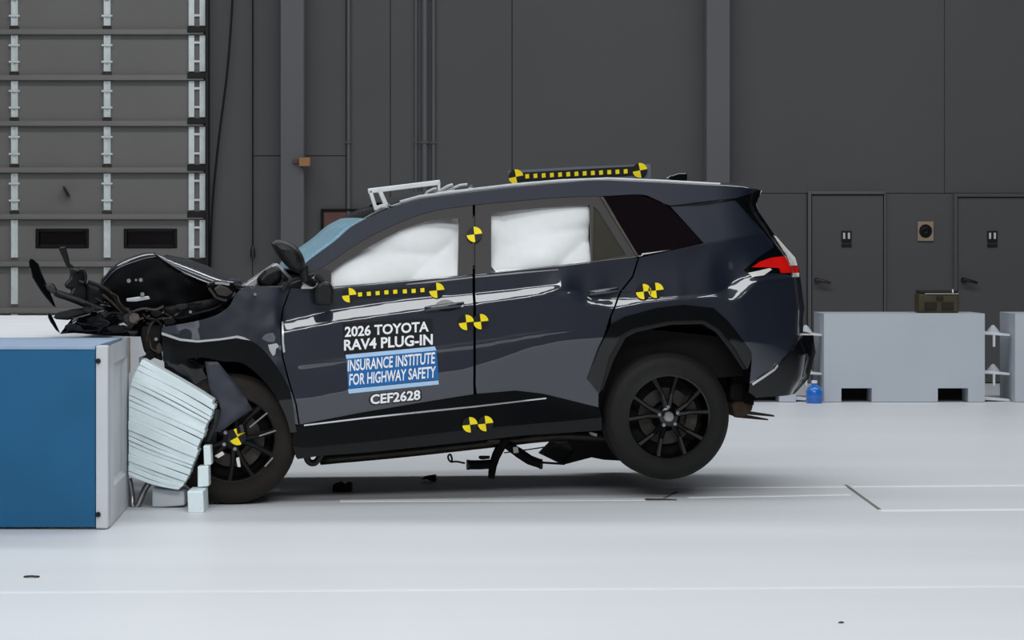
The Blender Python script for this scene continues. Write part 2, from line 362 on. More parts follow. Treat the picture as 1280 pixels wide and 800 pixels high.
obj('door_track', MB().box((X(259), WY-0.2, 0), (X(262.5), WY-0.03, 9.0)), 'satin_black', door)
c = P(82, 239, WD-0.16)
tag(obj('dark_wedge', MB().prism([c+Vector(q) for q in ((-0.035, -.01, 0.055), (-0.02, -.01, 0.05), (0.04, -.01, -0.05), (0.012, -.01, -0.045))], [c+Vector(q) for q in ((-0.035, .09, 0.055), (-0.02, .09, 0.05), (0.04, .09, -0.05), (0.012, .09, -0.045))]), 'satin_black'),
    'small dark wedge stuck on the shutter above its left window', 'wedge')

# ------------------------------------------------------------------ floor lines
def fstrip(x0, y0, x1, y1, wpx, m, name='floor_strip', h=0.0025):
    a = P(x0, y0, floorD(y0)); b = P(x1, y1, floorD(y1)); 
    d0 = floorD(y0-wpx/2)-floorD(y0+wpx/2)
    t_ = (b-a).normalized(); nrm = Vector((-t_.y, t_.x, 0))*max(0.006, d0/2 if abs(t_.x) > 0.7 else 0.01)
    ring = [a-nrm, b-nrm, b+nrm, a+nrm]
    obj(name, MB().prism([Vector((q.x, q.y, h)) for q in ring], [Vector((q.x, q.y, -0.002)) for q in ring]), m, floor)
fstrip(425, 626, 806, 624.5, 2.6, 'floor_line'); fstrip(830, 610, 1058, 608.5, 1.6, 'floor_line'); fstrip(860, 622, 1062, 618.5, 1.2, 'floor_line')
fstrip(1100, 638.5, 1300, 637, 1.8, 'floor_line'); fstrip(1057, 606.5, 1100, 637.5, 1, 'floor_gap'); fstrip(-20, 741, 1300, 733, 2.4, 'floor_line_faint', h=0.0012)
fstrip(806, 624, 845, 625, 1.6, 'floor_gap'); fstrip(1064, 608.5, 1300, 607, 1.2, 'floor_line'); fstrip(830, 623, 846, 615, 1, 'floor_gap')

# ------------------------------------------------------------------ blue crash barrier
BD0 = floorD(662); BD1 = floorD(633); BT = P(0, 432, BD0).z
bar = empty('crash_barrier', (P(119, 662, BD0).x, BD0+CAM.y, 0))
tag(bar, 'massive blue fronted crash barrier with pale grey end plates', 'barrier')
ox, oy = bar.location.x, bar.location.y; bdep = BD1-BD0
xr_ = P(135, 0, BD0).x-ox; xb_ = P(161, 0, BD1).x-ox
obj('front_plate', MB().box((-3.5, 0, 0.012), (0, 0.03, BT-0.004)), 'blue', bar, bevel=0.004)
obj('top_plate', MB().prism([(-3.5, -0.006, BT-0.02), (0.0, -0.006, BT-0.02), (-0.02, bdep, BT-0.02), (-3.5, bdep, BT-0.02)], [(-3.5, -0.006, BT), (0.0, -0.006, BT), (-0.02, bdep, BT), (-3.5, bdep, BT)]), 'blue_top', bar, bevel=0.003)
post = obj('corner_post', MB().box((0.003, -0.004, 0.005), (xr_, 0.07, BT)), 'pale_grey', bar, bevel=0.008)
for z in (0.08, BT-0.08): obj('bolt', MB().tube([(xr_*0.25, -0.016, z), (xr_*0.25, 0.0, z)], 0.014, 8), 'satin_black', post)
# end face, with a recessed middle panel
def q_(t, z, inn=0.0): return (xr_+(xb_-xr_)*t-inn, 0.07+(bdep-0.07)*t, z)
mb = MB(); rings = []
o1 = [q_(0, 0.005), q_(1, 0.005), q_(1, BT), q_(0, BT)]
o2 = [q_(0.2, 0.2), q_(0.9, 0.2), q_(0.9, BT-0.1), q_(0.2, BT-0.1)]
o3 = [q_(0.24, 0.22, .025), q_(0.86, 0.22, .025), q_(0.86, BT-0.12, .025), q_(0.24, BT-0.12, .025)]
mb.add(o1+o2+o3, [(i, (i+1) % 4, 4+(i+1) % 4, 4+i) for i in range(4)]+[(4+i, 4+(i+1) % 4, 8+(i+1) % 4, 8+i) for i in range(4)]+[(8, 9, 10, 11)])
obj('end_plate', mb, 'pale_grey', bar)
obj('edge_strip', MB().box((xb_-0.004, bdep, BT-0.2), (xb_+0.006, bdep+0.02, BT)), 'beige', bar)
obj('rear_block', MB().box((-3.5, bdep+0.02, 0.005), (xb_-0.3, 18.9-BD0, BT-0.004)), 'block_white', bar, bevel=0.01)

# ------------------------------------------------------------------ crushed honeycomb block in layers
hx0 = xb_+ox
hc = empty('honeycomb_block', (hx0, 0, 0.1)); tag(hc, 'crushed white honeycomb block folded in thin layers before the front wheel', 'crash block')
def edge(pts, t):
    d = [0]
    for a, b in zip(pts[:-1], pts[1:]): d.append(d[-1]+math.dist(a, b))
    s_ = t*d[-1]
    for i in range(len(pts)-1):
        if s_ <= d[i+1]+1e-9:
            f_ = (s_-d[i])/(d[i+1]-d[i]); return (pts[i][0]+(pts[i+1][0]-pts[i][0])*f_, pts[i][1]+(pts[i+1][1]-pts[i][1])*f_)
    return pts[-1]
LE = [(177.5, 449), (167, 468), (161, 492), (160.5, 530), (160.5, 595)]
RE = [(269, 501), (264, 522), (252, 553), (246, 567), (236, 600), (224, 613)]
HN, HD = 19, 13.95
cuts = [0]; 
for i in range(HN): cuts.append(cuts[-1]+random.choice((0.7, 0.9, 1.0, 1.25, 1.5)))
cuts = [c_/cuts[-1] for c_ in cuts]
for k in range(HN):
    t0, t1 = cuts[k], cuts[k+1]-0.0025; ddep = random.uniform(-0.012, 0.012); dx = random.uniform(-3, 1.5)
    rws = []
    for depth, lim in ((HD+ddep, 400), (HD+0.17, 400), (HD+0.3, 205), (HD+0.6, 205)):
        r_ = []
        for tt in (t0, t1):
            a, b = edge(LE, tt), edge(RE, tt); row = []
            for j in range(7):
                s_ = j/6; x = a[0]+(b[0]+dx-a[0])*s_; y = a[1]+(b[1]-a[1])*s_ + 4.0*math.sin(math.pi*s_)*(0.5-tt)*-1 + 0.5*math.sin(5*s_+k)
                x = min(x, lim-6*s_*0 if lim > 300 else 165+(lim-165)*s_)
                row.append(P(x, y, HD)+Vector((0, depth-HD, 0))-hc.location)
            r_.append(row)
        rws.append(r_)
    mb = MB()
    for i in range(3):
        for j in range(6):
            for e in (0, 1):
                mb.add([rws[i][e][j], rws[i][e][j+1], rws[i+1][e][j+1], rws[i+1][e][j]], [(0, 1, 2, 3)])
    for i in (0, 3): 
        for j in range(6): mb.add([rws[i][0][j], rws[i][0][j+1], rws[i][1][j+1], rws[i][1][j]], [(0, 1, 2, 3)])
    for i in range(3):
        for j in (0, 6): mb.add([rws[i][0][j], rws[i][1][j], rws[i+1][1][j], rws[i+1][0][j]], [(0, 1, 2, 3)])
    o = obj('layer', mb, 'honey', hc)
    bm = bmesh.new(); bm.from_mesh(o.data); bmesh.ops.remove_doubles(bm, verts=bm.verts, dist=0.0005); bmesh.ops.recalc_face_normals(bm, faces=bm.faces); bm.to_mesh(o.data); bm.free()
    md = o.modifiers.new('edge', 'BEVEL'); md.width = 0.003; md.segments = 1; md.limit_method = 'ANGLE'
def block(poly, D, dep, m, lab, top=True):
    a = [P(x, y, D) for x, y in poly]; c_ = sum(a, Vector())/len(a); c_.z = min(p.z for p in a)
    o = obj('support_block', MB().prism([p-c_ for p in a], [p-c_+Vector((0, dep, 0)) for p in a]), m, bevel=0.006); o.location = c_
    return tag(o, lab, 'block', 'white blocks under the crushed honeycomb')
block([(254, 557), (263, 557), (264.5, 581), (255, 582)], 13.98, 0.1, 'honey', 'white block topmost of the three beside the front tyre')
block([(247, 583), (260.5, 582), (261, 608), (247, 609)], 13.96, 0.12, 'honey', 'white block between two others beside the front tyre')
block([(234, 614), (254, 614), (255, 641), (235, 641)], 13.78, 0.25, 'honey', 'white block on the floor under the honeycomb layers')
mb = MB(); mb.tube(curve_pts([P(161, 598, 14.1), P(165, 620, 14.1), P(166, 634, 14.08), P(172, 632, 14.08), P(181, 612, 14.1), P(186, 604, 14.1)]), 0.018, 8)
tag(obj('bent_strap', mb, 'steel', smooth=True), 'bent steel strap curled at the foot of the honeycomb', 'strap')
mb = MB(); pl = [(190, 610), (205, 612), (230, 614), (231, 632), (205, 634), (190, 634)]
mb.prism([P(x, y, 14.03) for x, y in pl], [P(x, y, 14.03)+Vector((0, .22, 0)) for x, y in pl])
tag(obj('base_bracket', mb, 'pale_grey', bevel=0.01), 'grey steel bracket lying under the honeycomb block', 'bracket')

# ------------------------------------------------------------------ grey concrete blocks in a row
GD = floorD(503); GT = P(0, 392, GD).z; gdep = 0.68
def concrete(px0, px1, lab, lug=True):
    x0, x1 = P(px0, 0, GD).x, P(px1, 0, GD).x; wd = x1-x0; y0 = GD+CAM.y
    t = empty('barrier_block', (x0, y0, 0)); tag(t, lab, 'barrier', 'grey barrier blocks along the back wall')
    mb = MB(); s0, s1, s2, s3 = 0.108*wd, 0.298*wd, 0.708*wd, 0.897*wd; hz = 0.135
    mb.box((0, 0, hz), (wd, gdep, GT)); mb.box((0, 0, 0.004), (s0, gdep, hz)); mb.box((s1, 0, 0.004), (s2, gdep, hz)); mb.box((s3, 0, 0.004), (wd, gdep, hz))
    obj('block_body', mb, 'block_grey', t)
    for a, b in ((s0, s1), (s2, s3)):
        obj('fork_pocket', MB().box((a, 0.3, 0.004), (b, 0.32, hz-0.001)), 'matte_black', t)
    if lug:
        for py in (417, 466, 499):
            z = P(0, py, GD).z; mb = MB()
            mb.prism([(wd, .1, z-.012), (wd+.27, .14, z-.03), (wd+.27, .26, z-.03), (wd, .34, z-.012)], [(wd, .1, z+.02), (wd+.27, .14, z-.01), (wd+.27, .26, z-.01), (wd, .34, z+.02)])
            lg = obj('link_plate', mb, 'block_white', t, bevel=0.004)
            if py < 490:
                mb = MB(); mb.tube([(wd+.12, .2, z+.0), (wd+.12, .2, z+.03), (wd+.12, .2, z+.075)], [.07, .05, .012], 12); obj('pin_head', mb, 'block_grey', lg, smooth='angle')
                obj('pin', MB().tube([(wd+.115, .13, z), (wd+.115, .13, z-.13)], .013, 8), 'block_white', lg)
    return t
concrete(1030, 1231, 'grey barrier block with the brown box standing on it')
concrete(1269, 1470, 'grey barrier block cut off by the right edge of the picture')
concrete(794, 995, 'grey barrier block mostly hidden behind the rear of the car')
a = P(1231, 445, GD+0.55); b = P(1251, 418, GD+0.55)
# water jug behind bumper
c = P(1018, 502, GD-0.12)
t = empty('water_jug', (c.x, c.y, 0)); tag(t, 'blue plastic water jug on the floor behind the rear bumper', 'jug')
obj('jug_body', MB().lathe([(0.001, 0.0), (0.075, 0.0), (0.08, 0.02), (0.075, 0.07), (0.08, 0.11), (0.06, 0.15), (0.025, 0.175), (0.025, 0.19), (0.001, 0.19)], 24), 'water_blue', t, smooth='angle').rotation_euler = (math.pi/2, 0, 0)
obj('jug_cap', MB().lathe([(0.001, 0.215), (0.028, 0.215), (0.028, 0.19), (0.001, 0.19)], 18), 'block_white', t, smooth='angle').rotation_euler = (math.pi/2, 0, 0)
# brown box on the block
z0 = GT; c = P(1172.5, 392, GD+0.25); kx = (GD+0.25)/F
t = empty('storage_box', (c.x, c.y, z0)); tag(t, 'olive brown toolbox on top of the grey barrier block', 'box')
wb, hb = 25*kx, 28*kx
obj('box_body', MB().box((-wb, -0.05, 0), (wb, 0.2, hb*0.85)), 'olive', t, bevel=0.015)
obj('lid', MB().box((-wb*0.95, -0.04, hb*0.87), (wb*0.95, 0.19, hb)), 'olive_dark', t, bevel=0.01)
obj('lid_edge', MB().box((-wb*0.7, -0.056, hb*0.84), (wb*0.97, -0.045, hb*0.88)), 'alu', t)
obj('catch', MB().box((wb*0.66, -0.055, hb*0.9), (wb*0.72, -0.03, hb*1.06)), 'white_metal', t)
for k in (-1, 1): obj('pocket', MB().box((k*wb*0.42-wb*0.3, -0.06, hb*0.14), (k*wb*0.42+wb*0.3, -0.045, hb*0.5)), 'olive_dark', t, bevel=0.006)
obj('latch', MB().box((-wb*0.12, -0.065, hb*0.58), (wb*0.2, -0.045, hb*0.76)), 'olive_dark', t, bevel=0.006)
# ------------------------------------------------------------------ the car: frame of reference
YAW, PITCH = math.radians(8), math.radians(5.5)
R3 = Matrix.Rotation(YAW, 3, 'Z') @ Matrix.Rotation(-PITCH, 3, 'Y')
WV = 0.90                                              # outer face of the wheels
O = P(836, 521, 14.52) - R3 @ Vector((0, -WV, 0))
car = empty('car', O); car.rotation_euler = R3.to_euler()
tag(car, 'dark blue SUV with black wheels, nose crushed down against the blue barrier', 'car')
RT = R3.transposed(); C_L = RT @ (CAM-O)
def L(px, py, v):                                      # point of the car's own frame on the plane at lateral v
    d = RT @ Vector(((px-CX)/F, 1.0, (CY-py)/F)); t = (v-C_L.y)/d.y
    return C_L + d*t
def uw(px, py, v=-0.9):
    q = L(px, py, v); return (q.x, q.z)
def fc(pts, v=-0.9):                                   # curve through picture points as w(u)
    q = sorted(uw(x, y, v) for x, y in pts); us = np.array([a for a, _ in q]); ws = np.array([b for _, b in q])
    return lambda u: np.interp(u, us, ws)
U = lambda px, py=420: uw(px, py)[0]
# half width table hw(u, w): slopes of the side surface, integrated up and down from the crease
gu = np.arange(-3.4, 1.15, 0.02); gw = np.arange(-0.75, 1.35, 0.004)
belt = fc([(300, 350), (345, 352), (393, 361), (414, 360), (592, 343), (797, 321), (880, 304), (950, 292), (1010, 284)], -.86)
b1u = fc([(340, 405), (353, 402), (420, 387), (510, 374), (591, 367), (694, 356), (702, 356.5)]); b1l = fc([(340, 419), (353, 415), (420, 402), (526, 387), (591, 380), (675, 368), (702, 357)])
b2u = fc([(706, 364), (714, 362), (725, 364), (747, 373), (800, 373), (850, 370), (895, 367), (928, 347), (945, 344), (1005, 339)]); b2l = fc([(706, 365), (714, 368), (734, 380), (766, 385), (800, 378), (850, 373), (895, 371), (916, 377), (945, 352), (1005, 347)])
cru = fc([(300, 462), (372, 455), (592, 428), (658, 417), (727, 408), (800, 398)]); crl = fc([(300, 468), (380, 461), (592, 437), (660, 425), (727, 412), (800, 400)])
bnd = fc([(340, 502), (390, 497), (520, 470), (580, 461), (624, 447), (660, 434), (700, 425), (760, 420), (900, 424), (1000, 430)])
sil = fc([(300, 546), (380, 537), (452, 523), (536, 509), (596, 500), (646, 497), (680, 502), (749, 519), (900, 515), (1000, 500)])
sil2 = fc([(300, 562), (366, 557), (470, 550), (560, 539), (640, 531), (752, 521), (900, 515)])
GU, GW = np.meshgrid(gu, gw, indexing='ij')
col_ = lambda f: f(gu)[:, None]
u_ = GU
BSL = np.interp(GU, [U(700), U(850), U(925)], [0.53, 0.56, 0.60])
SL = np.full(GU.shape, 0.06)
SL[GW > col_(belt)] = 0.36
inb1 = (GW < col_(b1u)) & (GW > col_(b1l)) & (u_ > U(350)) & (u_ < U(702)); SL[inb1] = BSL[inb1]
inb2 = (GW < col_(b2u)) & (GW > col_(b2l)) & (u_ > U(706)); SL[inb2] = BSL[inb2]
SL += 0.09*np.clip((u_-U(885))/.12, 0, 1)*(GW < col_(belt))*(GW > col_(b2u))
below = GW < np.where((u_ < U(700)), col_(b1l), col_(b2l)); SL[below & ~inb1 & ~inb2] = 0.035
SL[GW < col_(bnd)] = -0.03
t_ = np.clip((col_(bnd)-GW)/np.maximum(0.02, col_(bnd)-col_(sil)), 0, 1); SL = np.where(GW < col_(bnd), -0.03-0.10*t_, SL)
SL[GW < col_(sil)] = 0.05; SL[GW < col_(sil2)] = -0.34
SLc = SL.copy()
cz = (u_ > U(372, 455)) & (u_ < U(727))
fade = np.clip((u_-U(372, 455))/.25, 0, 1)*np.clip((U(727)-u_)/.35, 0, 1)
for f, hw_, sl in ((cru, 0.006, 0.20*fade+.035), (crl, 0.005, 0.12*fade)):
    SLc = np.where(cz & (np.abs(GW-col_(f)) < hw_), sl, SLc)
SLc = np.where(cz & (GW < col_(cru)-0.006) & (GW > col_(crl)+0.005), -0.04, SLc)
def smooth(A, sw, su):
    k = np.exp(-0.5*(np.arange(-4*sw, 4*sw+1)/sw)**2); k /= k.sum()
    A = np.apply_along_axis(lambda r: np.convolve(np.pad(r, 4*sw, mode='edge'), k, 'valid'), 1, A)
    k = np.exp(-0.5*(np.arange(-3*su, 3*su+1)/su)**2); k /= k.sum()
    return np.apply_along_axis(lambda r: np.convolve(np.pad(r, 3*su, mode='edge'), k, 'valid'), 0, A)
def integrate(SLx):
    A = smooth(SLx, 1, 1); H = -np.cumsum(A, axis=1)*0.004
    ref = np.array([np.interp(r, gw, H[i]) for i, r in enumerate(crl(gu)-0.03)])
    H = 0.925+H-ref[:, None]
    wb = belt(gu); hb = np.array([np.interp(x, gw, H[i]) for i, x in enumerate(wb)])
    k = np.exp(-0.5*(np.arange(-45, 46)/15)**2); k /= k.sum()
    hs = np.convolve(np.pad(hb, 45, mode='edge'), k, 'valid')
    lo = np.where(gu < U(700), b1l(gu), b2l(gu))
    lo = np.convolve(np.pad(lo, 45, mode='edge'), k, 'valid')
    ramp = np.clip((GW-lo[:, None])/np.maximum(.03, (wb-lo))[:, None], 0, 1); ramp = ramp*ramp*(3-2*ramp)
    return H+(hs-hb)[:, None]*ramp
tail = fc([(1005, 385)])                               # placeholder replaced below
tail_pts = sorted([(uw(x, y, -.80)[1], uw(x, y, -.80)[0]) for x, y in ((952, 237), (945, 252), (948, 264), (969, 296), (985, 315), (997, 331), (1000, 345), (1003, 370), (1005, 385), (1003, 418), (1014, 440), (1008, 472), (992, 492))])
tw = np.array([a for a, _ in tail_pts]); tu = np.array([b for _, b in tail_pts])
d_ = np.interp(GW, tw, tu)-GU
inward = 0.12*np.clip(1-(U(1003)-GU)/0.42, 0, 1.3)**2 + 0.07*np.clip(1-d_/0.07, 0, 1.2)**2 + 0.16*np.clip((-2.35-GU), 0, 2)**2
HW = integrate(SLc)-inward; HS = integrate(SL)-inward
def bil(A, u, w_):
    fu = min(max((u-gu[0])/0.02, 0), len(gu)-1.001); fw = min(max((w_-gw[0])/0.004, 0), len(gw)-1.001)
    i, j = int(fu), int(fw); a, b = fu-i, fw-j
    return A[i, j]*(1-a)*(1-b)+A[i+1, j]*a*(1-b)+A[i, j+1]*(1-a)*b+A[i+1, j+1]*a*b
GDU = np.gradient(HW, 0.02, axis=0); GDW = np.gradient(HW, 0.004, axis=1)
def surf(px, py, off=0.0, A=None):                     # picture point on the near side skin
    v = -0.9
    for _ in range(5):
        q = L(px, py, v); v = -(bil(HW if A is None else A, q.x, q.z)+off)
    return L(px, py, v)
def catmull(pts, n=5):
    c = [Vector(p) for p in pts]; c = [c[0]*2-c[1]]+c+[c[-1]*2-c[-2]]; out = []
    for i in range(1, len(c)-2):
        for k in range(n):
            t = k/n; out.append(tuple(0.5*((2*c[i])+(c[i+1]-c[i-1])*t+(2*c[i-1]-5*c[i]+4*c[i+1]-c[i+2])*t*t+(3*c[i]-c[i-1]-3*c[i+1]+c[i+2])*t**3)))
    out.append(tuple(c[-2])); return out
def inside(poly, x, y):
    r = False; n = len(poly); j = n-1
    for i in range(n):
        xi, yi = poly[i]; xj, yj = poly[j]
        if (yi > y) != (yj > y) and x < (xj-xi)*(y-yi)/(yj-yi)+xi: r = not r
        j = i
    return r
def densify(p, step):
    out = []
    for i in range(len(p)):
        a, b = p[i], p[(i+1) % len(p)]; n = max(1, int(math.ceil(math.dist(a, b)/step)))
        for k in range(n): out.append((a[0]+(b[0]-a[0])*k/n, a[1]+(b[1]-a[1])*k/n))
    return out
def cdt(polys, step):
    """triangulate the first loop with the other loops as holes, with interior points"""
    loops = [densify(p, step) for p in polys]; pts = []; eds = []
    for lp in loops:
        b = len(pts); pts += lp; eds += [(b+i, b+(i+1) % len(lp)) for i in range(len(lp))]
    bp = np.array(pts)
    x0, y0 = bp.min(0); x1, y1 = bp.max(0)
    row = 0; y = y0+step*0.5
    while y < y1:
        x = x0+(step*0.5 if row % 2 else step*0.1)
        while x < x1:
            if inside(loops[0], x, y) and not any(inside(h, x, y) for h in loops[1:]) and ((bp-np.array((x, y)))**2).sum(1).min() > (0.45*step)**2: pts.append((x, y))
            x += step
        y += step*0.87; row += 1
    r = delaunay_2d_cdt([Vector(p) for p in pts], eds, [], 0, 1e-6)
    vs = [tuple(p) for p in r[0]]; fs = []
    for f in r[2]:
        cx = sum(vs[i][0] for i in f)/len(f); cy = sum(vs[i][1] for i in f)/len(f)
        if inside(loops[0], cx, cy) and not any(inside(h, cx, cy) for h in loops[1:]):
            a = sum(vs[f[i]][0]*vs[f[(i+1) % len(f)]][1]-vs[f[(i+1) % len(f)]][0]*vs[f[i]][1] for i in range(len(f)))
            fs.append(tuple(f) if a > 0 else tuple(reversed(f)))
    return vs, fs
def panel(name, poly, m, parent=None, off=0.0, step=0.03, skirt=0.022, holes=(), mirror=False, A=None, crumple=0.0, label=None, custom=True, cn=None):
    """sheet of bodywork following the side surface inside a traced outline, with turned-in edges"""
    parent = parent or car
    offn = off if callable(off) else (lambda u, w_: off)
    o0 = off if not callable(off) else 0.0
    loops = [[(q.x, q.z) for q in (surf(x, y, o0, A) for x, y in pl)] for pl in [poly]+list(holes)]
    vs, fs = cdt(loops, step)
    T = HW if A is None else A
    def mk(side):
        V = []; N = []
        for u, w_ in vs:
            h = bil(T, u, w_)+offn(u, w_)
            if crumple:
                h += crumple*(noise.noise(Vector((u*5, w_*6, 3.1)))+0.6*noise.noise(Vector((u*13, w_*11, 7.7))))
            V.append((u, side*h, w_)); n = Vector((-bil(GDU, u, w_), 1, -bil(GDW, u, w_) if cn is None else cn)).normalized(); N.append((n.x, side*n.y, n.z))
        Fs = [f if side < 0 else tuple(reversed(f)) for f in fs]
        nf = len(Fs); 
        if skirt:
            cnt = {}
            for f in Fs:
                for i in range(len(f)):
                    a, b = f[i], f[(i+1) % len(f)]; cnt[(a, b)] = 1
            be = [(a, b) for (a, b) in cnt if (b, a) not in cnt]
            for a, b in be:
                k = len(V); pa, pb = V[a], V[b]
                V += [pa, pb, (pb[0], pb[1]-side*skirt, pb[2]), (pa[0], pa[1]-side*skirt, pa[2])]
                Fs.append((k+1, k, k+3, k+2)); e = Vector((pb[0]-pa[0], 0, pb[2]-pa[2]))
                n = Vector((e.z, 0, -e.x)) if side < 0 else Vector((-e.z, 0, e.x))
                n = n.normalized() if n.length > 1e-9 else Vector((0, side, 0))
                N += [tuple(n)]*4
        me = bpy.data.meshes.new(name); me.from_pydata(V, [], Fs); me.materials.append(M[m])
        me.polygons.foreach_set('use_smooth', [True]*len(Fs)); me.update()
        if custom and not crumple: me.normals_split_custom_set_from_vertices(N)
        o = bpy.data.objects.new(name, me); COL.objects.link(o); o.parent = parent
        if label: o['label'] = label
        return o
    o = mk(-1)
    if mirror: mk(1)
    return o
def pring(poly, v, tilt=0.0, curve=0.0):
    q = [L(x, y, v) for x, y in poly]; c = sum(q, Vector())/len(q)
    return [Vector((p.x, p.y+tilt*(p.x-c.x)+curve*(p.z-c.z), p.z)) for p in q]
def shard(name, poly, v0, v1, m, parent=None, tilt=0.0, curve=0.0, bevel=0.008, label=None):
    a = pring(poly, v0, tilt, curve); d = v1-v0
    o = obj(name, MB().prism(a, [p+Vector((0, d, 0)) for p in a]), m, parent or car, bevel=bevel)
    if label: o['label'] = label
    return o

# ------------------------------------------------------------------ body side panels
arch_f = catmull([(202, 417), (225, 425), (247, 427), (275, 424), (295, 421), (315, 427), (330, 438), (345, 457), (360, 482), (366, 505), (369, 530)], 3)
fender_top = catmull([(202, 409), (242, 402), (270, 394), (287, 382), (295, 367), (310, 357)], 3)
arch_r = [(735, 474), (749, 436), (764, 405), (780, 396), (821, 385), (855, 381), (892, 385), (911, 402), (939, 439), (940, 447)]
gap1 = [(363, 360), (354, 385), (351, 405), (353, 445), (362, 480), (370, 505), (374, 531)]
fr_door_bottom = [(374, 531), (452, 516), (536, 502), (592, 493)]
panel('front_fender', fender_top + [(330, 358), (362, 361)] + [(x-1, y) for x, y in gap1[1:]] + list(reversed(arch_f)), 'paint', mirror=True, crumple=0.008, step=0.025)
fdoor = panel('front_door', [(x+1, y) for x, y in gap1] + fr_door_bottom[1:] + [(591.5, 480), (590.5, 344), (414, 360.5), (393, 362)], 'paint', mirror=True, step=.013)
arch_door = [(757, 415), (749, 436), (735, 474), (749, 491), (749, 509)]
rdoor = panel('rear_door', [(594, 343.5), (594.5, 480), (596, 492.5), (646, 488.5), (680, 492.5), (748, 509.5), (748, 491), (734, 474), (748, 436), (756, 416), (762, 396), (775, 364), (790, 345), (797, 322.5)], 'paint', mirror=True, step=.013)
tail_side = [(952, 237), (945, 254), (948, 265), (969, 296)]
panel('rear_quarter', [(799, 322.5), (792, 346), (777, 365), (764, 397), (764, 405)] + arch_r[3:] + [(937, 480), (968, 460), (985, 444), (1000, 419), (1003, 417), (1004, 400), (1005, 385), (1003, 370), (1000, 347), (976, 342), (961, 341), (945, 347), (929, 338), (946, 323), (967, 309), (966, 302), (919, 249), (838, 258), (880, 304)], 'paint', mirror=True, step=.013)
# roof side rail and A pillar
roof_edge = catmull([(487, 260), (525, 249), (569, 243), (637, 235), (700, 229), (745, 226), (800, 228), (860, 231), (919, 234), (952, 238)], 4)
apillar_out = catmull([(376, 340), (383, 328), (419, 301), (437, 285), (455, 275), (487, 260)], 4)
frame_top = catmull([(382, 341), (403, 334), (440, 309), (475, 289), (519, 270), (550, 262), (577, 258), (612, 254), (694, 247), (737, 245), (756, 245), (800, 243), (817, 248), (837, 258)], 3)
panel('roof_rail', apillar_out + roof_edge[1:] + [(945, 241), (919, 247), (838, 257)] + list(reversed(frame_top))[1:], 'paint', mirror=True)
# dark window surround with openings
fwin = [(414, 358.5), (414, 338), (431, 326), (466, 306), (500, 288), (531, 277), (550, 273), (574, 273), (572.5, 344.5), (559, 346)]
rwin = [(614, 266), (676, 260), (737, 256), (739, 327), (676, 334), (620, 340), (614, 333)]
qwin = [(742, 258), (749, 265), (783, 319), (741, 326.5)]
dwin = [(757, 247), (800, 245), (815, 250), (837, 261), (860, 282), (878, 303.5), (800, 320.5), (780, 285)]
fframe = [(388, 361), (382, 341)] + frame_top[1:19] + [(590.8, 256.5), (590.8, 343), (414, 359.8)]
panel('window_frame', fframe, 'frame_brown', fdoor, off=-0.004, holes=[fwin])
panel('window_frame', [(594, 256.2), (612, 254), (694, 247), (737, 245), (752, 245), (797, 321.5), (741, 328), (594, 342.8)], 'frame_brown', rdoor, off=-0.004, holes=[rwin, qwin])
panel('window_glass', fwin, 'glass', fdoor, off=-0.016, skirt=0, step=0.06)
panel('window_glass', rwin, 'glass', rdoor, off=-0.016, skirt=0, step=0.06)
panel('quarter_light', qwin, 'grey_glass', rdoor, off=-0.014, skirt=0, step=0.06, label='small grey fixed corner pane')
panel('rear_side_window', [(754, 246), (800, 243.6), (816, 249), (837, 259), (879, 303.8), (799, 321.5)], 'dark_glass', off=-0.008, mirror=True, label='dark tinted rear side window')
panel('window_trim', [(750, 246), (753.5, 246), (799, 321), (796.5, 321.5)], 'dark_steel', off=0.004)
panel('belt_trim', [(508, 355), (540, 351.2), (590.6, 345.8), (590.6, 347.6), (540, 353.4), (508, 356)], 'chrome', fdoor, off=0.004, skirt=0.006)
panel('belt_trim', [(594, 345.4), (650, 340), (698, 336.6), (698, 337.4), (650, 342), (594, 347.2)], 'chrome', rdoor, off=0.004, skirt=0.006)
panel('mirror_base', [(388, 361), (382, 342), (403, 335), (413, 339), (413, 359.5)], 'satin_black', fdoor, off=0.004)
# far side windows (plain panes)
for wn in (fwin, rwin):
    o = panel('window_glass', wn, 'glass', off=-0.016, skirt=0, step=0.08); 
    for v_ in o.data.vertices: v_.co.y *= -1
    o.data.flip_normals()
o = panel('window_frame', [(388, 361), (382, 341)] + frame_top[1:] + [(797, 321.5), (414, 359.8)], 'frame_brown', off=-0.004, holes=[fwin, rwin, qwin])
for v_ in o.data.vertices: v_.co.y *= -1
o.data.flip_normals()
# cladding
panel('arch_edge_glint', [(202, 415), (225, 423), (247, 425.5), (275, 423), (297, 419.5), (305, 421.5), (313, 425.5), (303, 424), (296, 422.5), (275, 425.5), (247, 428.2), (225, 426), (202, 418.5)], 'alu', off=0.024, skirt=0.01)  # pale metal strip stands in for the glint along the arch's top edge
panel('door_edge', [(352, 402), (354, 402), (355, 428), (356.5, 440), (354, 441), (352.5, 428)], 'alu', fdoor, off=0.006, skirt=0.01)  # highlight on the door's front edge, put in as a bright strip
panel('paint_chip', [(335, 431), (346, 429), (349, 433), (345, 436), (344, 443), (341, 445), (337, 438)], 'alu', off=0.006, skirt=0.004, step=.015)
clad_fi = catmull([(204, 452), (228, 449), (255, 447), (280, 452), (300, 453), (320, 466), (342, 491), (357, 520), (363, 541)], 3)
panel('front_arch_cladding', [(x, y+0.5) for x, y in arch_f] + [(371, 540)] + list(reversed(clad_fi)), 'gloss_black', off=0.02, skirt=0.06, mirror=True)
panel('rear_arch_cladding', arch_r + [(935, 461), (933, 460), (917, 433), (899, 411), (880, 400), (836, 401), (792, 410), (777, 418), (761, 447), (749, 492)], 'gloss_black', off=0.022, skirt=0.07, mirror=True)
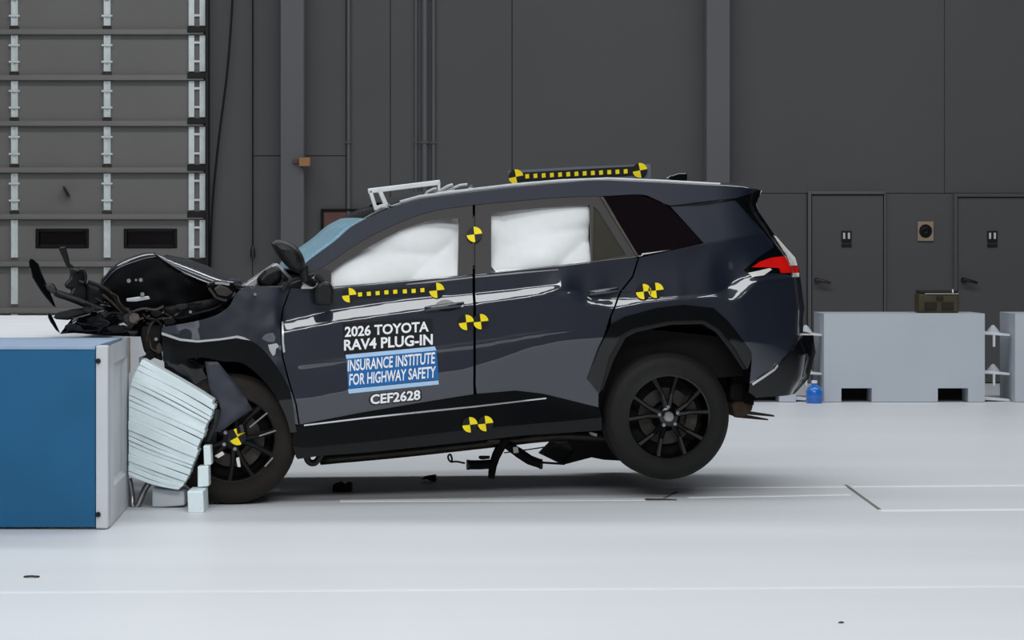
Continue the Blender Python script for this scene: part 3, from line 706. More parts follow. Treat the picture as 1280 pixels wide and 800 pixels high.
panel('rear_arch_lip', [(749, 491), (761, 446), (777, 417), (792, 409), (836, 400), (880, 399), (899, 410), (917, 432), (934, 461), (929, 462), (912, 437), (895, 415), (878, 405), (838, 406), (796, 415), (782, 422), (767, 450), (754, 486)], 'satin_black', off=0.008, skirt=0.05)
sill_up = [(366, 533), (380, 530.5), (452, 516.5), (536, 502.5), (596, 493), (646, 489), (680, 493), (749, 510)]
panel('sill_cladding', sill_up + [(752, 522), (700, 527), (640, 532), (560, 540), (470, 551), (380, 560), (366, 558)], 'gloss_black', off=0.012, mirror=True, cn=0.06)
panel('sill_skirt', [(366, 558), (380, 560), (470, 551), (560, 540), (640, 532), (700, 527), (752, 522), (752, 538), (692, 542), (658, 544), (555, 555.5), (467, 565), (399, 570), (372, 574)], 'satin_black', off=0.004, skirt=0.12, mirror=True, cn=-0.3)
panel('sill_trim', [(380, 530.8), (452, 522), (536, 513), (596, 507), (683, 497), (683, 498.6), (596, 509), (536, 515.2), (452, 524), (380, 532.6)], 'chrome', off=0.017, skirt=0.006)
# rear corner
panel('rear_bumper', [(937, 481), (968, 461), (985, 445), (1000, 419.5), (1016, 418), (1019, 440), (1011, 472), (993, 492), (945, 497), (936, 490)], 'gloss_black', off=0.012, skirt=0.1, mirror=True)
panel('bumper_trim', [(940, 479), (968, 460.5), (972, 455), (973, 458), (969, 463), (941, 482)], 'chrome', off=0.016, skirt=0.01)
panel('bumper_trim', [(1000, 417), (1016, 417), (1016, 419), (1000, 419.4)], 'white_lens', off=0.02, skirt=0.03)
panel('spoiler_side', [(836, 258), (880, 252.5), (919, 247.5), (952, 237.5), (945, 254), (948, 265), (969, 296), (970, 308), (966, 303), (919, 250), (880, 256)], 'gloss_black', off=0.004, skirt=0.05, mirror=True)
lamp = panel('tail_lamp', [(929, 338), (946, 323), (967, 309), (970, 297), (985, 315), (997, 331), (1000, 346), (976, 343), (961, 345), (940, 346)], 'gloss_black', off=-0.002, skirt=0.05, mirror=True, step=0.02)
panel('red_lens', [(940, 334), (950, 327), (964, 322), (982, 319.5), (988, 333), (998, 333), (998, 341), (976, 341), (974, 335), (961, 334)], 'red_lens', lamp, off=0.004, step=0.015, skirt=.01)
panel('clear_lens', [(935, 341), (950, 338), (962, 335), (965, 337), (955, 344), (940, 346)], 'white_lens', lamp, off=0.005, step=0.015, skirt=.01)
panel('reflector_strip', [(967, 294), (970, 295), (984, 311), (994, 322), (997, 332), (988, 332), (984, 320), (976, 308)], 'white_lens', lamp, off=0.012, step=0.015, skirt=.02)
panel('reflector_strip', [(991, 341), (999, 341), (999, 346), (991, 346)], 'white_lens', lamp, off=0.008, step=0.015, skirt=.01)
# fuel flap, drawn proud of the quarter panel
panel('fuel_flap', [(851, 335), (897, 329), (901, 350), (896, 353), (853, 354)], 'paint', off=0.0015, skirt=0.003)
# door handles
def handle(pts, door, recess):
    if recess: panel('handle_recess', recess, 'gloss_black', door, off=0.002, skirt=0.004, step=0.015)
    q = [surf(x, y, 0.028) for x, y in pts]; q[0] = surf(*pts[0], 0.004); q[-1] = surf(*pts[-1], 0.004)
    mb = MB(); n = 10; ring = []
    for i, p in enumerate(q):
        ring.append([p+Vector((0, 0.012*math.cos(2*math.pi*j/n), 0.017*math.sin(2*math.pi*j/n))) for j in range(n)]+[p+Vector((0, .012, 0))])
    mb.grid(ring); return obj('door_handle', mb, 'paint', door, smooth=True)
handle([(531, 387), (540, 385), (556, 383), (570, 381.5), (580, 380.5)], fdoor, catmull([(540, 386), (548, 377), (558, 374.5), (568, 378), (575, 383), (566, 388), (552, 389), (540, 386)], 2)[:-1])
panel('lock_cylinder', [(575.5, 381), (577.5, 379.5), (579.5, 381), (579, 384), (576, 384)], 'steel', fdoor, off=0.02, skirt=0.015, step=0.01)
handle([(736, 367), (745, 365.5), (758, 364), (766, 363), (773, 362)], rdoor, None)
panel('handle_cap', [(777, 362.5), (788, 360.5), (790, 362), (788, 363.5), (778, 365)], 'paint', off=0.02, skirt=0.02, step=0.015)

# ------------------------------------------------------------------ roof, windscreen, tailgate
def edge3(pts, off=0.0): return [surf(x, y, off) for x, y in pts]
def loft(name, ea, m, crown, n=17, pw=2.4, du=0.0, parent=None):
    rows = []
    for p in ea:
        rows.append([(p.x+du*(1-abs(s)**2), -p.y*s*-1*-1, p.z+crown*(1-abs(s)**pw)) for s in [-1+2*i/(n-1) for i in range(n)]])
    rows = [[(x, y, z) for x, y, z in r] for r in rows]
    return obj(name, MB().grid(rows), m, parent or car, smooth=True, solid=0.006)
re_ = edge3(roof_edge, -0.004); re_[-1].x -= .01
loft('roof', re_, 'paint', 0.045)
ap_ = edge3(apillar_out, -0.014)
ws = loft('windscreen', ap_, 'wglass', 0.02, du=-0.06); ws['label'] = 'pale blue windscreen glass'
loft('windscreen_band', edge3(catmull([(446, 281), (455, 275.5), (470, 267), (485, 260)], 4), -0.009), 'gloss_black', 0.02, du=-0.064)
tp = [(952, 238), (945, 254), (948, 265), (969, 296), (985, 315)]
loft('rear_window', edge3(tp, -.01), 'dark_glass', 0.0, du=0.06)
loft('tailgate', edge3([(985, 315), (997, 331), (1000, 347), (1003, 370), (1005, 385), (1003, 418)], -.01), 'paint', 0.0, du=0.07)
loft('rear_bumper_bar', edge3([(1003, 418), (1016, 419), (1019, 440), (1011, 472), (993, 492), (945, 497)], -.002), 'gloss_black', 0.0, du=0.07)
# antenna fin on the roof
q0 = [L(830, 224, -0.1), L(838, 219, -0.1), L(847, 216, -0.1), L(858, 216, -0.1), L(858, 226, -0.1), L(845, 228, -.1)]
obj('antenna_fin', MB().prism([p+Vector((0, -.03, 0)) for p in q0], [p+Vector((0, .03, 0)) for p in q0]), 'gloss_black', car, bevel=0.008)

# ------------------------------------------------------------------ inside: airbags, seats, floor pan
def airbag(poly, base, amp, seed, label):
    def f(u, w_):
        a = abs(math.sin(u*5.2+seed+0.9*math.sin(w_*9)))**0.6; b = abs(math.sin(w_*10.5+seed*2+0.5*math.sin(u*4)))**0.7
        return base+amp*(0.55*a+0.45*b)+0.03*noise.noise(Vector((u*4, w_*5, seed)))
    o = panel('curtain_airbag', poly, 'airbag', off=f, step=0.02, skirt=0.1, A=HS, custom=False, label=label); return o
airbag([(396, 372), (402, 344), (440, 315), (500, 282), (550, 266), (585, 266), (585, 352)], -0.12, 0.085, 0.4, 'white curtain airbag behind the front window')
airbag([(606, 350), (606, 262), (680, 254), (738.5, 252), (740, 334)], -0.12, 0.085, 2.1, 'white curtain airbag behind the rear window')
def local_box(name, x0, y0, x1, y1, v0, v1, m, parent=None, bevel=0.02):
    a, b = uw(x0, y1), uw(x1, y0)
    return obj(name, MB().box((a[0], v0, a[1]), (b[0], v1, b[1])), m, parent or car, bevel=bevel)
un = [(330, 500), (380, 560), (470, 556), (640, 538), (745, 530), (760, 480), (930, 470), (990, 480), (990, 430), (700, 400), (400, 410)]
a = [L(x, y, -0.72) for x, y in un]
obj('floor_pan', MB().prism(a, [Vector((p.x, .72, p.z)) for p in a]), 'matte_black', car)
for sx in (470, 690):
    for v0 in (-0.62, 0.12):
        a = [L(x+sx, y, -.6) for x, y in ((0, 400), (62, 395), (92, 290), (74, 284), (50, 360), (0, 370))]
        obj('seat', MB().prism([Vector((p.x, v0, p.z)) for p in a], [Vector((p.x, v0+.5, p.z)) for p in a]), 'matte_black', car, bevel=.02)
a = [L(x, y, -.66) for x, y in ((365, 395), (362, 352), (385, 345), (420, 362), (425, 400))]
obj('dashboard', MB().prism([Vector((p.x, -.66, p.z)) for p in a], [Vector((p.x, .66, p.z)) for p in a]), 'matte_black', car, bevel=.02)
a = [L(x, y, -.6) for x, y in ((795, 400), (795, 320), (900, 300), (960, 330), (990, 400))]
obj('load_cover', MB().prism([Vector((p.x, -.6, p.z)) for p in a], [Vector((p.x, .6, p.z)) for p in a]), 'matte_black', car)

ab = MB(); rows_ = []
c_ = L(448, 318, -.1)
for i in range(13):
    th = math.pi*i/12; rows_.append([c_+Vector((.2*math.sin(th)*math.cos(ph)*(1+.08*math.sin(3*ph)), .62*math.cos(th), .17*math.sin(th)*math.sin(ph))) for ph in [2*math.pi*j/20 for j in range(21)]])
ab.grid(rows_); obj('front_airbag', ab, 'airbag', car, smooth=True)
# ------------------------------------------------------------------ wheels
RW = 0.371
def make_wheel(tyre_m, rim_m, dirty, axis_only=False):
    prof = [(0.245, -0.012), (0.262, -0.004), (0.30, 0.0), (0.335, 0.004), (0.352, 0.018), (0.366, 0.034)]
    for i in range(5): prof += [(0.371, 0.04+i*0.032), (0.371, 0.062+i*0.032), (0.362, 0.065+i*0.032), (0.362, 0.069+i*0.032)] if i < 4 else [(0.371, 0.04+i*0.032), (0.371, 0.06+i*0.032)]
    prof += [(0.366, 0.212), (0.35, 0.228), (0.30, 0.24), (0.245, 0.236)]
    wh = obj('wheel', MB().lathe([(0.252, 0.0), (0.25, -0.006), (0.238, -0.004), (0.232, 0.02), (0.225, 0.1), (0.225, 0.23), (0.245, 0.232)], 64), rim_m, car, smooth='angle')
    obj('tyre', MB().lathe(prof, 72), tyre_m, wh, smooth='angle')
    for k in range(10):
        pair = k//2; a = 2*math.pi*pair/5+(-1 if k % 2 else 1)*0.285+0.3
        a0 = 2*math.pi*pair/5+(-1 if k % 2 else 1)*0.12+0.3
        ca, sa = math.cos, math.sin
        p0 = Vector((0.045*ca(a0), 0.012, 0.045*sa(a0))); p1 = Vector((0.135*ca((a+a0)/2), 0.004, 0.135*sa((a+a0)/2))); p2 = Vector((0.238*ca(a), 0.006, 0.238*sa(a)))
        mb = MB(); rr = []
        for p, wd, th in ((p0, 0.036, 0.03), (p1, 0.026, 0.035), (p2, 0.034, 0.035)):
            t_ = Vector((-sa(a), 0, ca(a)))*wd/2
            rr.append([p-t_, p-t_*0.55+Vector((0, -.008, 0)), p+t_*0.55+Vector((0, -.008, 0)), p+t_, p+t_*0.8+Vector((0, th, 0)), p-t_*0.8+Vector((0, th, 0)), p-t_])
        mb.grid(rr); obj('spoke', mb, rim_m, wh)
    obj('hub', MB().lathe([(0.001, -0.004), (0.03, -0.004), (0.055, 0.004), (0.07, 0.03), (0.07, 0.06), (0.001, 0.06)], 32), rim_m, wh, smooth='angle')
    obj('centre_cap', MB().lathe([(0.001, -0.012), (0.026, -0.011), (0.031, -0.006), (0.031, 0.0)], 24), 'steel' if not dirty else 'dark_steel', wh, smooth='angle')
    for k in range(5):
        a = 2*math.pi*k/5+0.3
        obj('lug_nut', MB().tube([(0.057*math.cos(a), -0.002, 0.057*math.sin(a)), (0.057*math.cos(a), 0.02, 0.057*math.sin(a))], 0.011, 6), 'steel', wh)
    obj('brake_disc', MB().lathe([(0.09, 0.085), (0.165, 0.085), (0.165, 0.11), (0.09, 0.11)], 48, loop=True), 'dark_steel', wh, smooth='angle')
    mb = MB(); pr = []
    for i in range(9):
        a = math.radians(-35+70*i/8); pr.append([(r*math.cos(a), y, r*math.sin(a)) for r, y in ((0.12, 0.06), (0.185, 0.06), (0.19, 0.12), (0.12, 0.12), (0.12, 0.06))])
    mb.grid(pr); obj('brake_caliper', mb, 'dark_steel', wh)
    obj('hub_backing', MB().lathe([(0.001, 0.12), (0.225, 0.125), (0.225, 0.15), (0.001, 0.15)], 40), 'matte_black', wh)
    return wh
def dup_tree(o, parent=None):
    c = copyo(o, parent)
    for ch in o.children: dup_tree(ch, c)
    return c
rw = make_wheel('tyre', 'rim', False); rw.location = (0, -WV, 0)
fwc = L(291, 549, -WV); fw = make_wheel('dusty_tyre', 'soot_black', True); fw.location = (fwc.x, -WV, fwc.z); fw.rotation_euler = (0, 0.5, 0)
for src, x, z in ((rw, 0, 0), (fw, fwc.x, fwc.z)):
    c = dup_tree(src, car); c.location = (x, WV, z); c.rotation_euler = (0, 0, math.pi)
# wheel housings: dark shells behind the arches
def housing(cx, cz, r, a0, a1, v0, v1):
    mb = MB(); rows_ = []
    for i in range(25):
        a = math.radians(a0+(a1-a0)*i/24); rows_.append([(cx+r*math.cos(a), v, cz+r*math.sin(a)) for v in (v0, (v0+v1)/2, v1)])
    mb.grid(rows_); c0 = len(mb.v); mb.add([(cx, v1, cz-.1)]+[r_[2] for r_ in rows_], [(0, i, i+1) for i in range(1, 25)])
    return obj('wheel_housing', mb, 'matte_black', car, smooth='angle')
ra = uw(845, 500)
for sgn in (-1, 1):
    housing(ra[0], ra[1], 0.475, -10, 190, sgn*0.88, sgn*0.5)
    housing(fwc.x+0.02, fwc.z+0.02, 0.44, -5, 150, sgn*0.86, sgn*0.5)

# ------------------------------------------------------------------ lettering and markers on the body
def smap(x, y, off): return surf(x, y, off, HS)
def flat(name, poly, m, off, parent=None, skirt=0.0):
    return panel(name, poly, m, parent or car, off=off, skirt=skirt, A=HS, step=0.05)
dec = flat('door_decal', [(428.5, 404), (540, 398), (543.5, 433), (430, 442)], 'marker_black', 0.004, fdoor, 0.006)
dec['label'] = 'printed black and blue name label on the front door'
flat('label_bar', [(432, 443.5), (543.5, 433), (545.5, 438), (433, 448.5)], 'pale_blue_print', 0.0045, dec)
flat('label_bar', [(433, 448.5), (545.5, 438), (548.5, 474), (435.5, 486)], 'blue_print', 0.004, dec)
flat('label_bar', [(435, 486.5), (548, 475.5), (548.5, 480.5), (436, 492)], 'pale_blue_print', 0.0045, dec)
def text(s, p0, p1, h, m, off, parent=None, bold=0.02, slant=0.0, name='lettering'):
    """string whose baseline runs from p0 to p1 in the photo frame, capitals h high, laid on the door skin"""
    cu = bpy.data.curves.new('tmp_text', 'FONT'); cu.body = s; cu.size = 1; cu.offset = bold; cu.resolution_u = 3
    o = bpy.data.objects.new('tmp_text', cu); COL.objects.link(o)
    bpy.context.view_layer.update()
    me = bpy.data.meshes.new_from_object(o.evaluated_get(bpy.context.evaluated_depsgraph_get()))
    bpy.data.objects.remove(o)
    xs = [v.co.x for v in me.vertices]; ys = [v.co.y for v in me.vertices]; x0, x1 = min(xs), max(xs); y0, y1 = min(ys), max(ys)
    for v in me.vertices:
        a = (v.co.x-x0)/(x1-x0); b = (v.co.y-y0)/(y1-y0)
        q = smap(p0[0]+(p1[0]-p0[0])*a+slant*b*h, p0[1]+(p1[1]-p0[1])*a-h*b, off); v.co = q
    me.name = name; me.materials.clear(); me.materials.append(M[m]); me.update()
    t = bpy.data.objects.new(name, me); COL.objects.link(t); t.parent = parent or car
    bm = bmesh.new(); bm.from_mesh(me); bmesh.ops.recalc_face_normals(bm, faces=bm.faces)
    bm.to_mesh(me); bm.free()
    return t
text('2026 TOYOTA', (431, 421.5), (536, 414.5), 13.2, 'white_print', 0.0065, dec, 0.028)
text('RAV4 PLUG-IN', (430, 438.5), (541, 431), 13.8, 'white_print', 0.0065, dec, 0.028)
text('INSURANCE INSTITUTE', (434.5, 464.5), (543.5, 454.5), 14.5, 'white_print', 0.0065, dec, 0.02, 0.03)
text('FOR HIGHWAY SAFETY', (436.5, 482), (544.5, 472), 14.5, 'white_print', 0.0065, dec, 0.02, 0.03)
text('CEF2628', (461, 507.5), (527.5, 501), 15.5, 'marker_black', 0.0045, dec, 0.085)
text('CEF2628', (463, 505.8), (525.5, 499.6), 12.6, 'white_print', 0.0065, dec, 0.03)
def marker(px, py, r, ang=0.0, off=0.008, parent=None, place=None, rx=1.0):
    place = place or (lambda x, y: smap(x, y, off)); mb = MB(); n = 8
    for k in range(4):
        vs = [place(px, py)]
        for i in range(n+1):
            a = ang+math.pi/2*(k+i/n); vs.append(place(px+r*rx*math.cos(a), py-r*math.sin(a)))
        mb.add(vs, [(0, i, i+1) for i in range(1, n+1)], 'yellow' if k % 2 == 0 else 'marker_black')
    return obj('target_marker', mb, None, parent or car)
for x, y, pr in ((593, 293, fdoor), (583, 403, fdoor), (601, 402, rdoor), (804.5, 364.5, None), (820, 363, None), (587.5, 531, None), (607, 529.5, None)):
    marker(x, y, 9.6, 0.12, off=0.03 if y > 500 else 0.012, parent=pr)
st = flat('marker_strip', [(444, 362.5), (538, 358.2), (538, 369), (444, 373.5)], 'marker_black', 0.006, fdoor, 0.006)
for x, y in ((450, 368), (461, 367.2), (472, 366.4), (483, 365.4), (494, 364.6), (506, 364.2), (517, 363.6), (528, 362.6)):
    flat('yellow_dot', [(x-2.6, y-2.2), (x+2.4, y-2.7), (x+2.7, y+2.3), (x-2.3, y+2.7)], 'yellow', 0.008, st)
marker(436.5, 369, 9, 0.1, parent=fdoor); marker(546, 363, 9.5, 0.1, parent=fdoor)
# roof target board
VB = -0.58
def bp(x, y, v): return L(x, y, v)
q0 = [(635, 213.5), (720, 208.5), (813, 205), (814, 222), (810, 224.5), (720, 226), (641, 231), (636, 228)]
bd = obj('target_board', MB().prism([bp(x, y, VB) for x, y in q0], [bp(x, y, VB)+Vector((0, .012, 0)) for x, y in q0]), 'board_grey', car)
bd['label'] = 'long roof board with a dotted yellow target strip'
q0 = [(645, 216), (800, 207.5), (801, 219), (646, 227.5)]
obj('black_strip', MB().prism([bp(x, y, VB-.004) for x, y in q0], [bp(x, y, VB-.0005) for x, y in q0]), 'marker_black', bd)
for i in range(13):
    x = 659+(782-659)*i/12; y = 220.3+(214.2-220.3)*i/12; r = 2.7
    obj('yellow_dot', MB().prism([bp(x+r*a, y+r*b*1.1, VB-.008) for a, b in ((-.9, -.8), (.8, -1), (1, .8), (-.8, 1))], [bp(x+r*a, y+r*b*1.1, VB-.0045) for a, b in ((-.9, -.8), (.8, -1), (1, .8), (-.8, 1))]), 'yellow', bd)
for x, y in ((645, 221), (800, 213)): marker(x, y, 9.3, 0.2, parent=bd, place=lambda a, b: bp(a, b, VB-.012))
for x in (650, 725, 800): obj('board_foot', MB().box(tuple(bp(x-4, 231-(x-650)*.03, VB)), tuple(bp(x+4, 222-(x-650)*.03, VB)+Vector((0, .08, 0)))), 'alu', bd)
obj('roof_rack_bar', MB().tube([surf(x, y-1.0, -.03) for x, y in ((500, 254), (525, 247), (569, 241), (637, 233), (700, 227.5), (760, 225), (830, 228), (900, 232))], 0.012, 8), 'alu', car, smooth='angle')
# white measuring frame over the windscreen
VF = -0.56
fr = MB(); f3 = lambda x, y, v=VF: L(x, y, v)
fr.bar(f3(460, 239), f3(550, 228), 0.03, 0.03); fr.bar(f3(462.5, 238), f3(471.5, 267), 0.03, 0.022); fr.bar(f3(474, 237), f3(485, 262), 0.03, 0.026)
fr.bar(f3(548, 227), f3(549, 243), 0.03, 0.016); fr.bar(f3(548, 241), f3(548, 241)+Vector((0, .9, 0)), .03, .03)
mf = obj('measuring_frame', fr, 'white_metal', car, bevel=.004); mf['label'] = 'white metal frame bolted above the windscreen'
obj('base_rail', MB().tube([f3(470, 268, -.6), f3(487, 259, -.6), f3(508, 252, -.6), f3(530, 245.5, -.6), f3(548, 242, -.6), f3(568, 239, -.6)], .009, 8), 'white_metal', mf, smooth='angle')
obj('gusset', MB().prism([f3(x, y, VF-.016) for x, y in ((468, 258), (480, 254), (487, 262), (471, 268))], [f3(x, y, VF) for x, y in ((468, 258), (480, 254), (487, 262), (471, 268))]), 'white_metal', mf)
for ps in (((531, 246), (534, 240), (541, 237), (546, 236)), ((548, 240), (560, 233), (566, 231)), ((551, 243), (564, 237), (575, 232), (584, 231)), ((586, 236), (590, 235), (589, 231))):
    obj('clamp', MB().tube([f3(x, y, -.57) for x, y in ps], .011, 8), 'alu', mf, smooth='angle')

# ------------------------------------------------------------------ mirrors
def mirror(center, sgn, v):
    pts = [(338, 303), (345, 298), (358, 300), (372, 307), (381, 322), (383, 336), (377, 343), (366, 341), (353, 328), (342, 312)]
    q = [L(x, y, v) for x, y in pts]
    if sgn > 0: q = [Vector((p.x, -p.y, p.z)) for p in q]
    c_ = sum(q, Vector())/len(q); mb = MB(); rr = []
    for t, k in ((-.085, .35), (-.075, .7), (-.04, .95), (0.0, 1), (.05, .96), (.085, .8)):
        rr.append([c_+(p-c_)*k+Vector((0, t, 0)) for p in q+q[:1]])
    mb.grid(rr); n = len(q)+1
    mb.add(rr[0][:-1], [tuple(range(n-1))]); mb.add(rr[-1][:-1], [tuple(reversed(range(n-1)))])
    o = obj('wing_mirror', mb, 'satin_black', car, smooth='angle'); md = o.modifiers.new('round', 'SUBSURF'); md.levels = md.render_levels = 2
    obj('mirror_arm', MB().tube([c_+(q[5]-c_)*.8, c_+(q[6]-c_)*1.25, c_+(q[6]-c_)*1.3+Vector((.06, -sgn*.1, -.03))], [.03, .025, .03], 10), 'satin_black', o, smooth='angle')
    return o
mirror(None, -1, -1.0)
a = pring([(320, 350), (332, 338), (347, 331), (352, 338), (354, 350), (340, 362), (327, 360)], -.5)
obj('wing_mirror', MB().prism(a, [p+Vector((0, .15, 0)) for p in a]), 'satin_black', car, bevel=.03, seg=3)
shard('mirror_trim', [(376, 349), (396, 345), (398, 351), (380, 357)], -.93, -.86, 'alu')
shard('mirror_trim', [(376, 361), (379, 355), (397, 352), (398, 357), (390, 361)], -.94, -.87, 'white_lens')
shard('hanging_mirror_shell', [(395, 357), (402, 351), (414, 353), (418, 362), (417, 382), (394, 381), (392, 368)], -1.0, -.95, 'satin_black', bevel=.02)
obj('hanging_stalk', MB().tube([L(x, y, -.97) for x, y in ((395, 344), (401, 350), (408, 358), (411, 366))], [.02, .018, .014, .012], 8), 'satin_black', car, smooth='angle')
obj('mirror_cable', MB().tube(curve_pts([L(x, y, -.96) for x, y in ((352, 365), (362, 352), (376, 346), (392, 344))]), .012, 8), 'satin_black', car, smooth=True)
# ------------------------------------------------------------------ crushed nose
cow = [L(x, y, 0) for x, y in ((306, 357), (347, 329), (363, 344), (372, 352), (340, 362))]
shard('cowl_panel', [(304, 358), (346, 329), (349, 331), (366, 347), (362, 350), (347, 334), (322, 353), (318, 360)], -.25, .05, 'alu', bevel=.004)
shard('scuttle', [(300, 361), (325, 358.5), (352, 358), (370, 352), (384, 347), (384, 364), (350, 372), (305, 375)], -.84, .6, 'satin_black')
# hood: rear half falling away from the buckle, front half folded down
hn = [(287, 354), (266, 355.5), (231, 341.5), (197, 320)]; hi = [(309, 352.5), (281, 342), (237, 325), (194.5, 316.5)]; hf = [(150, 331), (176, 320), (147, 331), (124, 357)]
rows = []
N_ = 7
for a, b in zip(catmull(hn, 4), catmull(hi, 4)):
    pa = L(a[0], a[1], -.78); pb = L(b[0], b[1], -.5); r_ = [pa, pa.lerp(pb, .5)+Vector((0, 0, .004)), pb]
    for k in range(1, N_): r_.append(Vector((pb.x-.01*k, pb.y+(1.25)*k/(N_-1), pb.z-.03*k/(N_-1))))
    rows.append(r_)
hood = obj('hood', MB().grid(rows), 'paint', car, smooth=True, solid=.006); hood['label'] = 'buckled hood folded into a peak'
fr_ = catmull([(194.5, 316.5), (178, 319.5), (147, 331), (131, 346), (124, 357)], 4); rows = []
for k, a in enumerate(fr_):
    pb = L(a[0], a[1], -.6); rows.append([pb+Vector((0, -.15, -.02))]+[Vector((pb.x, pb.y+1.3*j/6, pb.z+.012*math.sin(j*1.7+k*.3)-.02*j/6)) for j in range(7)])
obj('hood_front', MB().grid(rows), 'paint', car, smooth=True, solid=.006)
def crumpled(name, poly, v, amp, tilt, m, seed, parent=None, step=.035):
    lp = [(q.x, q.z) for q in (L(x, y, v) for x, y in poly)]; vs, fs = cdt([lp], step); zt = max(z for _, z in lp)
    V = [(u, v+tilt*(zt-z)+amp*noise.noise(Vector((u*6, z*7, seed)))+.5*amp*noise.noise(Vector((u*15, z*17, seed+5))), z) for u, z in vs]
    return obj(name, MB().add(V, fs), m, parent or car, smooth='angle', solid=.006, fix=False)
crumpled('hood_liner', [(195, 318), (176, 321), (148, 333), (131, 347), (124, 358), (128, 375), (150, 392), (200, 396), (262, 374), (288, 357), (266, 357), (231, 343)], -.74, .03, .35, 'soot_black', 1.0)
# headlamp torn loose
shard('headlamp', catmull([(256, 358), (268, 351), (288, 353), (298, 361), (297, 371), (285, 379), (268, 374)], 2), -.88, -.76, 'gloss_black', tilt=.2, bevel=.02)
shard('lamp_lens', [(267, 361), (274, 356), (285, 360), (292, 366), (284, 371), (272, 369)], -.9, -.88, 'dark_steel', tilt=.2)
# fender apron, radiator support, engine and bumper remains
crumpled('inner_apron', [(150, 388), (205, 384), (262, 374), (290, 366), (289, 382), (270, 395), (242, 403), (203, 411), (168, 416)], -.80, .04, .2, 'soot_black', 3.0)
crumpled('bumper_cover', [(75, 417), (90, 398), (112, 390), (150, 384), (205, 388), (212, 415), (190, 421), (130, 419), (92, 416)], -.78, .06, -.2, 'gloss_black', 9.0)
crumpled('bumper_cover', [(66, 396), (90, 389), (130, 382), (160, 388), (120, 394), (84, 400), (70, 399)], -.6, .03, .2, 'soot_black', 5.0)
shard('bumper_bracket', [(177, 408), (205, 406), (201, 430), (204, 452), (192, 447), (180, 440), (176, 420)], -.84, -.3, 'matte_black', bevel=.015)
local_box('engine_block', 180, 372, 290, 440, -.5, .45, 'matte_black')
local_box('radiator', 150, 360, 176, 420, -.6, .6, 'dark_steel')
mb = MB()
for i in range(9): 
    p = L(152+i*3, 378, -.62); mb.tube([p, p+Vector((0, 0, -.15))], .006, 6)
obj('radiator_fins', mb, 'steel', car)
obj('intake_pipe', MB().tube(curve_pts([L(x, y, -.8) for x, y in ((153, 398), (166, 390), (180, 386), (194, 388), (205, 383))]), .011, 10), 'dark_steel', car, smooth=True)
obj('intake_pipe', MB().tube(curve_pts([L(x, y, -.84) for x, y in ((128, 368), (140, 378), (152, 390), (160, 402))]), .009, 10), 'rust', car, smooth=True)
obj('hose', MB().tube(curve_pts([L(x, y, -.84) for x, y in ((110, 352), (125, 358), (140, 368), (150, 384), (160, 392))]), .012, 10), 'soot_black', car, smooth=True)
obj('hose', MB().tube(curve_pts([L(x, y, -.82) for x, y in ((205, 392), (222, 398), (246, 392), (270, 385), (284, 374))]), .009, 10), 'soot_black', car, smooth=True)
obj('hose', MB().tube(curve_pts([L(x, y, -.83) for x, y in ((183, 428), (188, 406), (200, 398), (214, 402))]), .012, 8), 'dark_steel', car, smooth=True)
shard('alternator_bracket', [(150, 392), (158, 384), (168, 392), (172, 404), (163, 410), (154, 402)], -.85, -.78, 'dark_steel', bevel=.012)
shard('shiny_clip', [(158, 373), (172, 371), (186, 370), (188, 374), (170, 377), (158, 377)], -.81, -.78, 'alu', bevel=.004)
for x, y, r in ((161, 351, .012), (170, 350, .007), (176, 350, .011), (178, 368, .012), (238, 390, .009), (319, 368, .008), (195, 424, .01), (238, 438, .01), (262, 444, .01)):
    p = L(x, y, -.86 if x < 300 else -.93); obj('bolt', MB().tube([p, p+Vector((0, .08, 0))], r, 8), 'steel', car)
shard('clip', [(231, 440), (234, 433), (237, 434), (235, 441)], -.9, -.86, 'white_lens', bevel=.002)
# blades and arms sticking out to the left
shard('torn_blade', [(36, 324), (41, 323.5), (48, 330), (53, 344), (61, 362), (70, 385), (66, 383), (57, 373), (49, 362), (40, 347), (37, 335)], -.72, -.62, 'gloss_black', tilt=.6, label='long curved black blade of torn bumper trim')
shard('torn_blade', [(59, 391), (63, 392), (68, 402), (75, 417), (70, 413), (63, 403), (60, 397)], -.7, -.62, 'gloss_black', tilt=.5)
shard('torn_blade', [(67, 396), (72, 391), (90, 387), (110, 385), (122, 386), (106, 393), (86, 398), (72, 399)], -.74, -.6, 'soot_black', tilt=.3, curve=.4)
shard('torn_blade', [(98, 395), (104, 398), (120, 402), (150, 404), (150, 409), (118, 406), (102, 401)], -.72, -.62, 'gloss_black', tilt=-.3)
obj('link_arm', MB().tube(curve_pts([L(x, y, -.7) for x, y in ((57, 359), (64, 357), (71, 366), (84, 371), (98, 376), (112, 382), (130, 388))]), [.016]*12+[.022]*24+[.028], 10), 'satin_black', car, smooth=True)
shard('link_plate', [(56, 357), (62, 354), (69, 358), (72, 367), (65, 367), (58, 362)], -.73, -.66, 'dark_steel', bevel=.008)
shard('upright_bracket', [(73, 311), (75, 309), (82, 308.5), (85, 319), (87, 329), (92, 333), (90, 338), (83, 334), (78, 322)], -.68, -.6, 'satin_black', tilt=.3, label='upright black strut end above the wreck')
shard('latch_block', [(86, 333), (94, 336), (103, 337), (107, 345), (108, 358), (112, 366), (110, 378), (100, 376), (92, 372), (86, 370), (90, 362), (82, 361), (80, 355), (85, 350), (88, 346)], -.68, -.5, 'satin_black', tilt=.3, bevel=.015)
obj('latch_ring', MB().tube(curve_pts([L(x, y, -.7) for x, y in ((95, 340), (103, 337), (107, 345), (105, 353), (98, 352))]), .01, 8), 'satin_black', car, smooth=True)
shard('latch_block', [(108, 352), (116, 356), (130, 362), (132, 378), (118, 384), (108, 380)], -.7, -.45, 'soot_black', bevel=.02)
